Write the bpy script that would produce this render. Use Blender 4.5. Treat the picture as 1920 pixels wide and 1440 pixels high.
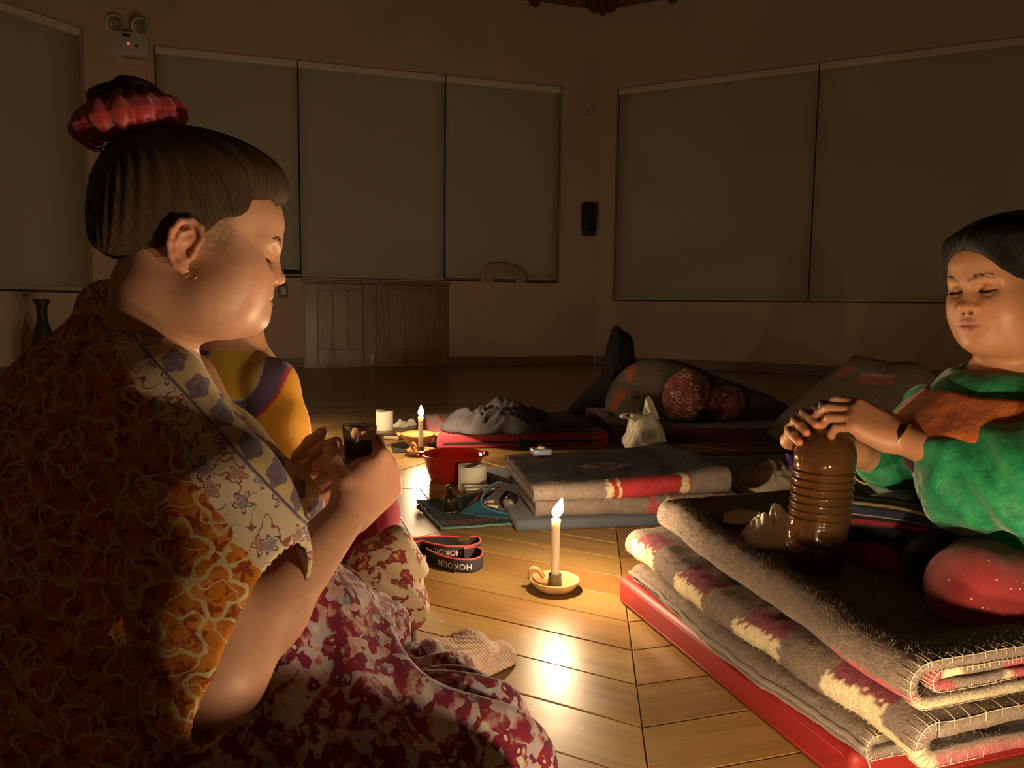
import bpy, math, random
import numpy as np
from math import radians, sin, cos, pi, sqrt, atan2
random.seed(7); rng = np.random.default_rng(7)
for o in list(bpy.data.objects): bpy.data.objects.remove(o)
SC = bpy.context.scene; COL = SC.collection

# ------------------------------------------------------------------ camera
CAM_H = .70; PITCH = radians(5.7); ROLL = radians(.7); FPX = 1442.0
FW = np.array([0, cos(PITCH), -sin(PITCH)]); UP0 = np.array([0, sin(PITCH), cos(PITCH)]); RT0 = np.array([1., 0, 0])
RT = RT0*cos(ROLL)+UP0*sin(ROLL); UP = -RT0*sin(ROLL)+UP0*cos(ROLL)
CP = np.array([0, 0, CAM_H])
cam_data = bpy.data.cameras.new('camera'); cam = bpy.data.objects.new('camera', cam_data); COL.objects.link(cam)
cam_data.sensor_width = 36; cam_data.lens = 36*FPX/1920; cam_data.clip_start = .02
from mathutils import Matrix, Vector
cam.matrix_world = Matrix(((RT[0], UP[0], -FW[0], CP[0]), (RT[1], UP[1], -FW[1], CP[1]), (RT[2], UP[2], -FW[2], CP[2]), (0, 0, 0, 1)))
SC.camera = cam
# ------------------------------------------------------------------ world, exposure (night: candles give all the light)
w = bpy.data.worlds.new('night'); SC.world = w; w.use_nodes = True
w.node_tree.nodes['Background'].inputs[0].default_value = (.01, .009, .008, 1); w.node_tree.nodes['Background'].inputs[1].default_value = .2
SC.view_settings.view_transform = 'Standard'; SC.view_settings.look = 'None'; SC.view_settings.gamma = 1
SC.view_settings.use_curve_mapping = False; SC.view_settings.exposure = 0.0
FLAME = 1900.0                                  # emission of a candle flame
FLAME_COL = (1, .69, .39, 1)

def V(*a): return np.array(a, float)
def ray(x, y): return FW+RT*(x-960)/FPX-UP*(y-720)/FPX
def at(x, y, Y): d = ray(x, y); return CP+d*(Y/d[1])          # point seen at pixel x,y standing Y metres in front
def gr(x, y, z=0.): d = ray(x, y); return CP+d*((z-CAM_H)/d[2])  # point of the horizontal plane z seen at a pixel

# ------------------------------------------------------------------ objects and meshes
def tag(o, label=None, cat=None, group=None, kind=None):
    if label: o['label'] = label
    if cat: o['category'] = cat
    if group: o['group'] = group
    if kind: o['kind'] = kind
    return o
def empty(name, loc=(0, 0, 0), label=None, cat=None, group=None, kind=None, rz=0):
    o = bpy.data.objects.new(name, None); COL.objects.link(o); o.location = loc; o.rotation_euler = (0, 0, rz)
    o.empty_display_size = .05
    return tag(o, label, cat, group, kind)
def link(name, me, parent=None, m=None, smooth=True, local=False):
    o = bpy.data.objects.new(name, me); COL.objects.link(o)
    if m is not None and not me.materials: me.materials.append(m)
    if parent is not None:
        o.parent = parent
        if not local:                              # vertices are in world space: undo the parent's place
            o.matrix_parent_inverse = Matrix.Translation(parent.location) @ Matrix.Rotation(parent.rotation_euler[2], 4, 'Z')
            o.matrix_parent_inverse.invert()
    if smooth: me.shade_smooth()
    return o
def mesh(verts, faces, name='m'):
    me = bpy.data.meshes.new(name); me.from_pydata([tuple(map(float, v)) for v in verts], [], [tuple(map(int, f)) for f in faces]); me.update()
    return me
class MB:
    def __init__(s): s.v = []; s.f = []; s.uv = None
    def add(s, v, f):
        n = len(s.v); s.v += [tuple(map(float, p)) for p in v]; s.f += [tuple(int(i)+n for i in q) for q in f]; return s
    def me(s): return mesh(s.v, s.f)
def box_vf(lo, hi, bev=0.0):
    lo = V(*lo); hi = V(*hi)
    if bev <= 0:
        v = [(x, y, z) for x in (lo[0], hi[0]) for y in (lo[1], hi[1]) for z in (lo[2], hi[2])]
        return v, [(0, 1, 3, 2), (4, 6, 7, 5), (0, 4, 5, 1), (2, 3, 7, 6), (0, 2, 6, 4), (1, 5, 7, 3)]
    import bmesh
    bm = bmesh.new(); bmesh.ops.create_cube(bm, size=1)
    for q in bm.verts: q.co = Vector([(lo[i]+hi[i])/2+q.co[i]*(hi[i]-lo[i]) for i in range(3)])
    bmesh.ops.bevel(bm, geom=bm.edges[:], offset=bev, segments=2, affect='EDGES', profile=.6)
    bm.verts.index_update(); v = [tuple(q.co) for q in bm.verts]; f = [[q.index for q in p.verts] for p in bm.faces]; bm.free()
    return v, f
def obox_vf(o, ax, lo, hi, bev=0.0):               # box in a frame: origin o, axes ax (3 vectors)
    v, f = box_vf(lo, hi, bev); return [o+ax[0]*p[0]+ax[1]*p[1]+ax[2]*p[2] for p in v], f
def lathe_vf(prof, seg=32, c=(0, 0, 0), closed=False):
    v = []; f = []; n = len(prof)
    for i in range(seg):
        a = 2*pi*i/seg
        for r, z in prof: v.append((c[0]+r*cos(a), c[1]+r*sin(a), c[2]+z))
    for i in range(seg):
        j = (i+1) % seg
        for k in range(n-1): f.append((i*n+k, j*n+k, j*n+k+1, i*n+k+1))
    return v, f
def tube_vf(pts, r, seg=8, closed=False, caps=True):
    P = np.array(pts, float); n = len(P); R = np.broadcast_to(np.array(r, float), (n,)); v = []; f = []
    T = np.gradient(P, axis=0); 
    if closed: T = np.roll(P, -1, 0)-np.roll(P, 1, 0)
    T /= np.linalg.norm(T, axis=1)[:, None]+1e-12
    u = np.cross(T[0], V(0, 0, 1)); 
    if np.linalg.norm(u) < .1: u = np.cross(T[0], V(1, 0, 0))
    for i in range(n):
        u = u-T[i]*(u@T[i]); u /= np.linalg.norm(u); b = np.cross(T[i], u)
        for k in range(seg): a = 2*pi*k/seg; v.append(P[i]+R[i]*(u*cos(a)+b*sin(a)))
    for i in range(n if closed else n-1):
        j = (i+1) % n
        for k in range(seg): f.append((i*seg+k, i*seg+(k+1) % seg, j*seg+(k+1) % seg, j*seg+k))
    if caps and not closed: f.append(tuple(range(seg))[::-1]); f.append(tuple((n-1)*seg+k for k in range(seg)))
    return v, f
def cr(P, n=8, closed=False):                       # Catmull-Rom through points
    P = np.array(P, float); m = len(P); out = []
    for i in range(m if closed else m-1):
        g = (lambda k: P[k % m]) if closed else (lambda k: P[min(max(k, 0), m-1)])
        p0, p1, p2, p3 = g(i-1), g(i), g(i+1), g(i+2)
        for t in np.linspace(0, 1, n, endpoint=False):
            out.append(.5*((2*p1)+(-p0+p2)*t+(2*p0-5*p1+4*p2-p3)*t*t+(-p0+3*p1-3*p2+p3)*t**3))
    if not closed: out.append(P[-1])
    return np.array(out)
def grid_me(G, uv=None, closed_u=False):            # G [nu,nv,3] -> mesh with a UV map
    G = np.array(G, float); nu, nv = G.shape[:2]; f = []
    for i in range(nu if closed_u else nu-1):
        for j in range(nv-1): f.append((i*nv+j, ((i+1) % nu)*nv+j, ((i+1) % nu)*nv+j+1, i*nv+j+1))
    me = mesh(G.reshape(-1, 3), f)
    if uv is not None: set_uv(me, np.array(uv, float).reshape(-1, 2))
    return me
def set_uv(me, uvv):                                # per-vertex uv
    l = me.uv_layers.new(name='UVMap'); idx = np.empty(len(me.loops), int); me.loops.foreach_get('vertex_index', idx)
    l.data.foreach_set('uv', np.asarray(uvv, np.float32)[idx].ravel())
def set_col(me, c, name='col'):
    a = me.color_attributes.new(name, 'FLOAT_COLOR', 'POINT'); c = np.asarray(c, np.float32)
    if c.shape[1] == 3: c = np.concatenate([c, np.ones((len(c), 1), np.float32)], 1)
    a.data.foreach_set('color', c.ravel())
def patch(ctrl, n=8):                               # smooth surface through a grid of points
    A = np.array([cr(r, n) for r in ctrl]); B = np.array([cr(A[:, j], n) for j in range(A.shape[1])]); return B.transpose(1, 0, 2)
def vnoise(P, s, seed=0, oct=2):                    # cheap smooth value noise in numpy
    P = np.asarray(P, float)*s; out = np.zeros(P.shape[:-1]); amp = 1.
    for o in range(oct):
        i = np.floor(P).astype(np.int64); fr = P-i; fr = fr*fr*(3-2*fr); acc = 0
        for dx in (0, 1):
            for dy in (0, 1):
                for dz in (0, 1):
                    h = ((i[..., 0]+dx)*73856093) ^ ((i[..., 1]+dy)*19349663) ^ ((i[..., 2]+dz)*83492791) ^ (seed*2654435761+o*97)
                    h = (h ^ (h >> 13))*1274126177 & 0x7fffffff; h = ((h ^ (h >> 16)) & 0xffff)/65535.
                    acc = acc+h*np.where(dx, fr[..., 0], 1-fr[..., 0])*np.where(dy, fr[..., 1], 1-fr[..., 1])*np.where(dz, fr[..., 2], 1-fr[..., 2])
        out = out+amp*(acc*2-1); amp *= .5; P = P*2.03+11.3
    return out

# ------------------------------------------------------------------ materials
class NT:
    def __init__(s, name):
        s.m = bpy.data.materials.new(name); s.m.use_nodes = True; s.t = s.m.node_tree; s.n = s.t.nodes; s.b = s.n['Principled BSDF']; s.out = s.n['Material Output']
    def new(s, typ, **kw):
        n = s.n.new('ShaderNode'+typ)
        for k, v in kw.items(): setattr(n, k, v)
        return n
    def put(s, sock, v):
        if hasattr(v, 'is_linked') or isinstance(v, bpy.types.NodeSocket): s.t.links.new(v, sock)
        else:
            if sock.type == 'RGBA' and len(v) == 3: v = (*v, 1)
            sock.default_value = v
    def math(s, op, a, b=0., c=None, clamp=False):
        n = s.new('Math', operation=op, use_clamp=clamp); s.put(n.inputs[0], a); s.put(n.inputs[1], b)
        if c is not None: s.put(n.inputs[2], c)
        return n.outputs[0]
    def vmath(s, op, a, b=(0, 0, 0), scale=None):
        n = s.new('VectorMath', operation=op); s.put(n.inputs[0], a); s.put(n.inputs[1], b)
        if scale is not None: s.put(n.inputs['Scale'], scale)
        return n.outputs[1] if op in ('LENGTH', 'DOT_PRODUCT', 'DISTANCE') else n.outputs[0]
    def mix(s, f, a, b, mode='MIX'):
        n = s.new('Mix', data_type='RGBA', blend_type=mode); s.put(n.inputs[0], f); s.put(n.inputs[6], a); s.put(n.inputs[7], b); return n.outputs[2]
    def ramp(s, f, stops, interp='LINEAR'):
        n = s.new('ValToRGB'); n.color_ramp.interpolation = interp; e = n.color_ramp.elements
        while len(e) < len(stops): e.new(.5)
        for q, (p, c) in zip(e, stops): q.position = p; q.color = (*c, 1) if len(c) == 3 else c
        s.put(n.inputs[0], f); return n.outputs[0]
    def noise(s, vec=None, scale=5., detail=2., rough=.5, dist=0., col=False):
        n = s.new('TexNoise'); n.inputs['Scale'].default_value = scale; n.inputs['Detail'].default_value = detail
        n.inputs['Roughness'].default_value = rough; n.inputs['Distortion'].default_value = dist
        if vec is not None: s.put(n.inputs['Vector'], vec)
        return n.outputs[1] if col else n.outputs[0]
    def vor(s, vec=None, scale=5., feature='F1', rnd=1., out='Distance', dim='3D'):
        n = s.new('TexVoronoi', feature=feature, voronoi_dimensions=dim); n.inputs['Scale'].default_value = scale; n.inputs['Randomness'].default_value = rnd
        if vec is not None: s.put(n.inputs['Vector'], vec)
        return n.outputs[out] if isinstance(out, str) else n
    def obj(s): return s.new('TexCoord').outputs['Object']
    def uv(s): return s.new('TexCoord').outputs['UV']
    def mapv(s, vec, sc=(1, 1, 1), loc=(0, 0, 0), rot=(0, 0, 0)):
        n = s.new('Mapping'); s.put(n.inputs[0], vec); n.inputs['Scale'].default_value = sc; n.inputs['Location'].default_value = loc; n.inputs['Rotation'].default_value = rot; return n.outputs[0]
    def xyz(s, vec): n = s.new('SeparateXYZ'); s.put(n.inputs[0], vec); return n.outputs
    def comb(s, x=0., y=0., z=0.):
        n = s.new('CombineXYZ'); s.put(n.inputs[0], x); s.put(n.inputs[1], y); s.put(n.inputs[2], z); return n.outputs[0]
    def bump(s, h, strength=.3, dist=.01):
        n = s.new('Bump'); n.inputs['Strength'].default_value = strength; n.inputs['Distance'].default_value = dist; s.put(n.inputs['Height'], h)
        s.t.links.new(n.outputs[0], s.b.inputs['Normal']); return s
    def set(s, **kw):
        names = dict(col='Base Color', rough='Roughness', metal='Metallic', trans='Transmission Weight', ior='IOR', sheen='Sheen Weight', spec='Specular IOR Level', coat='Coat Weight', coatr='Coat Roughness', sss='Subsurface Weight', sssr='Subsurface Radius', ssss='Subsurface Scale', emit='Emission Color', emits='Emission Strength', alpha='Alpha', sheenr='Sheen Roughness')
        for k, v in kw.items(): s.put(s.b.inputs[names[k]], v)
        return s
    def attr(s, name): n = s.new('Attribute', attribute_name=name); return n.outputs[0]
def mat(name, col, rough=.6, **kw):
    n = NT(name); n.set(col=col, rough=rough, **kw); return n.m
def fuzzy(name, col, rough=.9, scale=300., strength=.3, dist=.002, sheen=.15, var=.12):
    n = NT(name); o = n.obj(); f = n.noise(o, scale, 3); g = n.noise(o, scale*.06, 2)
    c = n.mix(n.math('MULTIPLY', n.math('ADD', f, g), .5), tuple(x*(1-var*2) for x in col), tuple(min(1, x*(1+var*2)) for x in col))
    n.set(col=c, rough=rough, sheen=sheen, spec=.1).bump(f, strength, dist); return n.m
# ================================================================== THE ROOM: an octagonal hall
OC = V(.38, 2.83); APO = 6.30; A0 = 84.5               # floor centre, wall distance, bearing of the far corner
RAD = APO/cos(radians(22.5)); WALL_H = 4.25; PW = .135
def corner(k, r=RAD): a = radians(A0+45*k); return V(OC[0]+r*cos(a), OC[1]+r*sin(a))
Z3 = V(0, 0, 1)
n = NT('plaster'); o = n.obj()
n.set(col=n.ramp(n.noise(o, 1.3, 4), [(.3, (.60, .46, .34)), (.7, (.69, .53, .39))]), rough=.85).bump(n.noise(o, 60, 3), .12, .004); M_PLASTER = n.m
M_BLIND = None
n = NT('blind_fabric'); o = n.obj()
n.set(col=n.mix(n.noise(o, 90, 2), (.47, .46, .38), (.54, .53, .44)), rough=.8).bump(n.noise(o, 400, 2), .1, .001); M_BLIND = n.m
M_RAIL = mat('blind_rail', (.80, .76, .66), .45)
M_DARKWOOD = None
def wood(name, c1, c2, rough=.4, sc=(6, 60, 60), uv=False, coat=0.):
    n = NT(name); o = n.uv() if uv else n.obj(); v = n.mapv(o, sc); g = n.noise(v, 1.0, 5, .6, .6)
    rnd = n.new('ObjectInfo').outputs['Random']
    n.set(col=n.mix(n.math('MULTIPLY', rnd, .5), n.ramp(g, [(.3, c1), (.7, c2)]), n.ramp(g, [(.3, tuple(x*.75 for x in c1)), (.7, tuple(x*.8 for x in c2))])), rough=rough, coat=coat).bump(g, .15, .002); return n.m
M_BEAM = wood('log_wood', (.16, .085, .04), (.26, .15, .075), .7, (3, 3, 3))
M_THATCH = mat('roof_dark', (.06, .045, .03), .95)
M_CAB = wood('cabinet_wood', (.20, .105, .045), (.36, .21, .10), .32, (40, 40, 5))
M_CAB2 = wood('cabinet_panel_wood', (.24, .13, .06), (.42, .26, .13), .35, (45, 45, 4))
M_BLACK = mat('black_plastic', (.012, .012, .014), .45)
M_WHITEPL = mat('white_plastic', (.62, .60, .55), .4)
M_SKIRT = mat('skirting_paint', (.20, .14, .10), .5)
# --- floor boards laid in concentric octagons
n = NT('floor_boards'); uv = n.uv(); rnd = n.new('ObjectInfo').outputs['Random']
v = n.vmath('ADD', n.mapv(uv, (2.2, 26, 1)), n.comb(n.math('MULTIPLY', rnd, 40), n.math('MULTIPLY', rnd, 17), 0.))
g = n.noise(v, 1.0, 6, .62, .9); big = n.noise(n.mapv(uv, (1.2, 5, 1)), 1., 2)
base = n.ramp(g, [(.25, (.19, .122, .044)), (.5, (.275, .18, .068)), (.75, (.335, .23, .093))])
tone = n.ramp(rnd, [(0, (.62, .55, .50)), (.25, (1, .93, .82)), (.5, (.92, .84, .72)), (.72, (.80, .64, .52)), (1, (1.12, 1.05, .95))])
c = n.mix(1., base, tone, 'MULTIPLY')
o = n.obj(); sp = n.vor(o, 9., out='Distance'); spots = n.math('LESS_THAN', sp, .035)
c = n.mix(n.math('MULTIPLY', spots, .5), c, (.62, .52, .36))
rg = n.ramp(n.noise(o, 5, 5, .7), [(.3, (.30,)*3), (.7, (.46,)*3)])
n.set(col=c, rough=rg, coat=.16, coatr=.09, spec=.22).bump(n.math('ADD', g, n.math('MULTIPLY', n.noise(o, 14, 3), .8)), .10, .0015)
M_FLOOR = n.m
n = NT('floor_far_boards'); uv = n.uv(); X = n.xyz(uv); k = n.math('DIVIDE', X[1], PW); fr = n.math('FRACT', k); fl = n.math('FLOOR', k)
wn = n.new('TexWhiteNoise', noise_dimensions='1D'); n.put(wn.inputs['W'], fl); rnd = wn.outputs[0]
v = n.vmath('ADD', n.mapv(uv, (2.2, 26, 1)), n.comb(n.math('MULTIPLY', rnd, 40), 0., 0.)); g = n.noise(v, 1., 5, .6, .9)
base = n.ramp(g, [(.25, (.19, .122, .044)), (.5, (.37, .24, .10)), (.75, (.44, .30, .135))])
tone = n.ramp(rnd, [(0, (.62, .55, .50)), (.3, (1, .93, .82)), (.6, (.85, .72, .6)), (1, (1.05, 1., .9))])
gap = n.math('LESS_THAN', n.math('ABSOLUTE', n.math('SUBTRACT', fr, .5)), .488)
n.set(col=n.mix(gap, (.03, .02, .012), n.mix(1., base, tone, 'MULTIPLY')), rough=.30, coat=.25, coatr=.2).bump(g, .1, .0015); M_FLOORFAR = n.m
M_SUB = mat('floor_joint', (.035, .022, .012), .7)
def sector_axes(k):                                    # sector between corner k and k+1
    a = radians(A0+45*k+22.5); return V(cos(a), sin(a)), V(-sin(a), cos(a))
floor = empty('floor', (0, 0, 0), 'glossy varnished floor boards laid in concentric octagons', kind='structure')
fb = MB(); far = MB(); faruv = []
t225 = math.tan(radians(22.5))
RINGS = [20 if k in (3, 4, 5, 2) else 16 for k in range(8)]
RINGS = [24 if k in (3, 4) else 20 if k in (2, 5) else 15 for k in range(8)]
for k in range(8):
    e, s = sector_axes(k)
    P = lambda d, t, z: V(OC[0]+e[0]*d+s[0]*t, OC[1]+e[1]*d+s[1]*t, z)
    r = RINGS[k]*PW
    fb.add([P(0, 0, -.012), P(r, -r*t225, -.012), P(r, r*t225, -.012)], [(0, 1, 2)])
    far.add([P(r, -r*t225, 0), P(APO+.05, -(APO+.05)*t225, 0), P(APO+.05, (APO+.05)*t225, 0), P(r, r*t225, 0)], [(0, 1, 2, 3)])
    faruv += [(-r*t225+7*k, r), (-(APO+.05)*t225+7*k, APO+.05), ((APO+.05)*t225+7*k, APO+.05), (r*t225+7*k, r)]
    far.add([P(r, -r*t225, 0), P(r, r*t225, 0), P(r, r*t225, -.015), P(r, -r*t225, -.015)], [(0, 1, 2, 3)]); faruv += [(0, r)]*4
    G = .0012
    for i in range(RINGS[k]):
        d0 = i*PW+G; d1 = (i+1)*PW-G
        z = random.uniform(-.0006, .0006); b = .0016
        ring = lambda q, zz: [P(d0+q, -(d0+q)*t225+G+q, zz), P(d1-q, -(d1-q)*t225+G+q, zz), P(d1-q, (d1-q)*t225-G-q, zz), P(d0+q, (d0+q)*t225-G-q, zz)]
        v = ring(0, -.012)+ring(0, z-b)+ring(b, z); f = [(8, 9, 10, 11)]
        for l in (0, 4): f += [(l+j, l+(j+1) % 4, l+4+(j+1) % 4, l+4+j) for j in range(4)]
        me = mesh(v, f); ee = e; ss = s
        set_uv(me, [((q[0]-OC[0])*s[0]+(q[1]-OC[1])*s[1]+7.3*k, (q[0]-OC[0])*e[0]+(q[1]-OC[1])*e[1]+i*.37) for q in v])
        link('floor_board', me, floor, M_FLOOR, smooth=False)
link('subfloor', fb.me(), floor, M_SUB, smooth=False)
fm = far.me(); set_uv(fm, faruv); tag(link('far_floor_boards', fm, floor, M_FLOORFAR, smooth=False), kind='stuff')
# --- walls; wk(k): wall between corner k+1 (left) and corner k (right), seen from inside
def wk(k):
    L = corner(k+1); R_ = corner(k); d = (R_-L); ln = np.linalg.norm(d); d = d/ln
    s = V(d[0], d[1], 0); nrm = V(d[1], -d[0], 0); return V(L[0], L[1], 0), s, nrm, ln    # origin, along, inward normal, length
def wsz(k, px, py):                                    # pixel -> (along, height) on that wall
    o, s, nn, ln = wk(k); d = ray(px, py); t = ((o-CP)@nn)/(d@nn); p = CP+d*t; return (p-o)@s, p[2]
def wbox(mb, k, s0, s1, z0, z1, d0, d1, bev=0.):
    o, s, nn, ln = wk(k); return mb.add(*obox_vf(o, (s, nn, Z3), (s0, d0, z0), (s1, d1, z1), bev))
WN = {0: 'wall_back_left', 7: 'wall_back_right', 1: 'wall_left', 6: 'wall_right', 2: 'wall_side_left', 5: 'wall_side_right', 3: 'wall_behind_left', 4: 'wall_behind_right'}
def win_rect(k, a, b):                                 # opening from two pixel corners
    s0, z1 = wsz(k, *a); s1, z0 = wsz(k, *b); return s0, s1, z0, z1
wl_s0, wl_z1 = wsz(0, 287, 92); wl_s1, wl_zt = wsz(0, 1056, 168); _, wl_z0 = wsz(0, 1000, 531); zt0 = (wl_z1+wl_zt)/2
wr_s0, wr_zt = wsz(7, 1157, 165); _, wr_z0 = wsz(7, 1400, 567)
wr_zt = zt0 = (zt0+wr_zt)/2
ll_s1, _ = wsz(1, 156, 55); _, ll_z0 = wsz(1, 60, 548)
WIN = {0: (wl_s0, wl_s1, wl_z0, zt0+.025), 7: (wr_s0, wk(7)[3]-.25, wr_z0, zt0+.025), 1: (.25, ll_s1, ll_z0, zt0+.025)}
for k in range(8):
    mb = MB(); ln = wk(k)[3]; T = -.22
    if k in WIN:
        s0, s1, z0, z1 = WIN[k]
        wbox(mb, k, -.1, s0, 0, WALL_H, T, 0); wbox(mb, k, s1, ln+.1, 0, WALL_H, T, 0); wbox(mb, k, s0, s1, 0, z0, T, 0); wbox(mb, k, s0, s1, z1, WALL_H, T, 0)
    else: wbox(mb, k, -.1, ln+.1, 0, WALL_H, T, 0)
    tag(link(WN[k], mb.me(), None, M_PLASTER, smooth=False), 'ochre plastered wall of the octagonal hall', kind='structure')
    mb = MB(); wbox(mb, k, .02, ln-.02, 0, .11, .0005, .018, .004)
    if k in (0, 7, 1): tag(link('baseboard_'+WN[k][5:], mb.me(), None, M_SKIRT, smooth=False), 'dark painted skirting along the foot of the wall', kind='structure')
# windows behind the blinds, then each blind
n = NT('night_glass'); n.set(col=(.01, .012, .02), rough=.05, spec=.5); M_GLASS_N = n.m
wi = 1
for k, cuts in ((0, [(287, 92), (561, 125), (836, 155), (1056, 168)]), (7, [(1157, 165), (1532, 125), (1920, 72)]), (1, None)):
    s0, s1, z0, z1 = WIN[k]
    wr = empty('window_%d' % wi, (0, 0, 0), 'wide window in the plastered wall, covered by roller blinds', kind='structure'); wi += 1
    mb = MB(); wbox(mb, k, s0, s1, z0, z1, -.20, -.19); link('window_glass', mb.me(), wr, M_GLASS_N, smooth=False)
    mb = MB()
    for a, b, c_, d in ((s0, s1, z0, z0+.05), (s0, s1, z1-.05, z1), (s0, s0+.05, z0, z1), (s1-.05, s1, z0, z1)): wbox(mb, k, a, b, c_, d, -.185, -.13)
    link('window_frame', mb.me(), wr, M_CAB, smooth=False)
    mb = MB(); wbox(mb, k, s0-.03, s1+.03, z0-.03, z0+.004, -.17, .025, .004); link('window_sill', mb.me(), wr, M_PLASTER, smooth=False)
def blind(k, s0, s1, zb, zt, off, label):
    r = empty('roller_blind', (0, 0, 0), label, 'blind', 'roller blinds over the windows')
    o, s, nn, ln = wk(k); m = o+s*(s0+s1)/2; r.location = (m[0]+nn[0]*off, m[1]+nn[1]*off, zb)
    mb = MB(); nx = 12; nz = 16; vv = []; ff = []
    for i in range(nx+1):
        for j in range(nz+1):
            u = i/nx; t = j/nz; bow = .006*sin(pi*u)*(1-t)+.003*sin(6*u+3*t)
            vv.append(o+s*(s0+(s1-s0)*u)+nn*(off+bow)+Z3*(zb+(zt-zb)*t))
    for i in range(nx):
        for j in range(nz): a = i*(nz+1)+j; ff.append((a, a+nz+1, a+nz+2, a+1))
    fo = link('blind_fabric', mesh(vv, ff), r, M_BLIND); md = fo.modifiers.new('t', 'SOLIDIFY'); md.thickness = .002
    mb = MB(); wbox(mb, k, s0, s1, zt-.05, zt+.022, off-.03, off+.045, .012); link('head_rail', mb.me(), r, M_RAIL)
    mb = MB(); wbox(mb, k, s0+.005, s1-.005, zb-.012, zb+.02, off-.01, off+.012, .005); link('bottom_bar', mb.me(), r, M_BLIND)
    return r
S = lambda k, x, y: wsz(k, x, y)[0]
b1 = wsz(0, 545, 503)[1]; b2 = wsz(0, 700, 521)[1]; b3 = wsz(0, 960, 521)[1]
blind(0, wl_s0+.01, S(0, 560, 300)-.002, b1, zt0, -.08, 'roller blind behind the head of the woman with the bun')
blind(0, S(0, 562, 300)+.002, S(0, 836, 300)-.002, b2, zt0, -.08, 'roller blind hanging above the wooden cabinet doors')
blind(0, S(0, 838, 300)+.002, wl_s1-.01, b3, zt0, -.08, 'roller blind with the pale rock on the sill below it')
br = wsz(7, 1400, 562)[1]; sr = S(7, 1524, 350)
blind(7, wr_s0+.01, sr-.006, br, zt0, -.08, 'roller blind right of the plaster corner with the wall speaker')
blind(7, sr+.006, wk(7)[3]-.26, br, zt0, -.08, 'roller blind behind the woman in green')
blind(1, .26, ll_s1-.01, wsz(1, 60, 540)[1], zt0, -.08, 'roller blind at the far left edge of the picture')
# --- ceiling: conical roof on round logs
ceil = empty('ceiling', (0, 0, WALL_H), 'dark conical roof carried by round log rafters', kind='structure')
ap = V(OC[0], OC[1], WALL_H+3.4); vv = [ap]+[V(*corner(k, RAD+.6), WALL_H+.12) for k in range(8)]
link('roof', mesh(vv, [(0, 1+(k+1) % 8, 1+k) for k in range(8)]), ceil, M_THATCH, smooth=False)
for k in range(8):
    L = corner(k+1); R_ = corner(k)
    for j in range(6):
        t = j/6; p = R_+(L-R_)*t; d = p-V(OC[0], OC[1]); ln = np.linalg.norm(d); d /= ln
        a = V(p[0]-d[0]*.0+d[0]*.15, p[1]+d[1]*.15, WALL_H-.055); b = V(OC[0]+d[0]*1.0, OC[1]+d[1]*1.0, WALL_H+2.75)
        if k in (0, 7, 1):
            for q in ((0,) if j else (-.11, 0, .12)):
                sd = V(-d[1], d[0], 0)*q; link('rafter', mesh(*tube_vf([a+sd, (a+b)/2+sd*.6, b+sd*.1], [.075, .07, .06], 12)), ceil, M_BEAM)
        elif j % 3 == 0: link('rafter', mesh(*tube_vf([a, b], [.075, .06], 8)), ceil, M_BEAM)
mb = MB()
for k in range(8): wbox(mb, k, -.1, wk(k)[3]+.1, WALL_H, WALL_H+.13, -.2, .03)
link('wall_plate', mb.me(), ceil, M_BEAM, smooth=False)
# --- wooden cabinet doors under the middle blind
cs0 = S(0, 569, 600); cs1 = S(0, 840, 600); ct = wsz(0, 700, 527)[1]
cab = empty('cupboard', tuple(wk(0)[0]+wk(0)[1]*(cs0+cs1)/2), 'low wooden cupboard with two panelled doors set in the wall', 'cupboard')
mb = MB(); wbox(mb, 0, cs0, cs1, .0, ct, .002, .03); wbox(mb, 0, cs0-.02, cs1+.02, ct-.03, ct, .002, .07, .006); link('carcass', mb.me(), cab, M_CAB, smooth=False)
mid = S(0, 704, 600)
for a, b in ((cs0+.01, mid-.004), (mid+.004, cs1-.01)):
    dr = MB(); z0 = .03; z1 = ct-.04; fw = .14
    for q in ((a, a+fw, z0, z1), (b-fw, b, z0, z1), (a+fw, b-fw, z0, z0+.17), (a+fw, b-fw, z1-.07, z1)): wbox(dr, 0, *q, .031, .06, .004)
    d = link('door', dr.me(), cab, M_CAB, smooth=False)
    nb = 3; wd = (b-a-2*fw)/nb
    for i in range(nb):
        mb = MB(); wbox(mb, 0, a+fw+i*wd+.002, a+fw+(i+1)*wd-.002, z0+.165, z1-.065, .031, .038, .003); link('panel_board', mb.me(), d, M_CAB2, smooth=False)
s_ = S(0, 697, 672); mb = MB(); wbox(mb, 0, s_-.02, s_+.02, .04, .15, .0605, .075, .004); link('door_bolt', mb.me(), cab, M_WHITEPL)
# --- light switch
s_, z_ = wsz(0, 531, 545); sw = empty('light_switch', tuple(wk(0)[0]+wk(0)[1]*s_+Z3*z_), 'small light switch on the wall beside the cupboard', 'light switch')
mb = MB(); wbox(mb, 0, s_-.05, s_+.05, z_-.075, z_+.075, 0, .012, .003); link('plate', mb.me(), sw, M_SKIRT)
mb = MB(); wbox(mb, 0, s_-.028, s_+.028, z_-.045, z_+.045, .0121, .02, .003); link('rocker', mb.me(), sw, M_WHITEPL)
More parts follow.
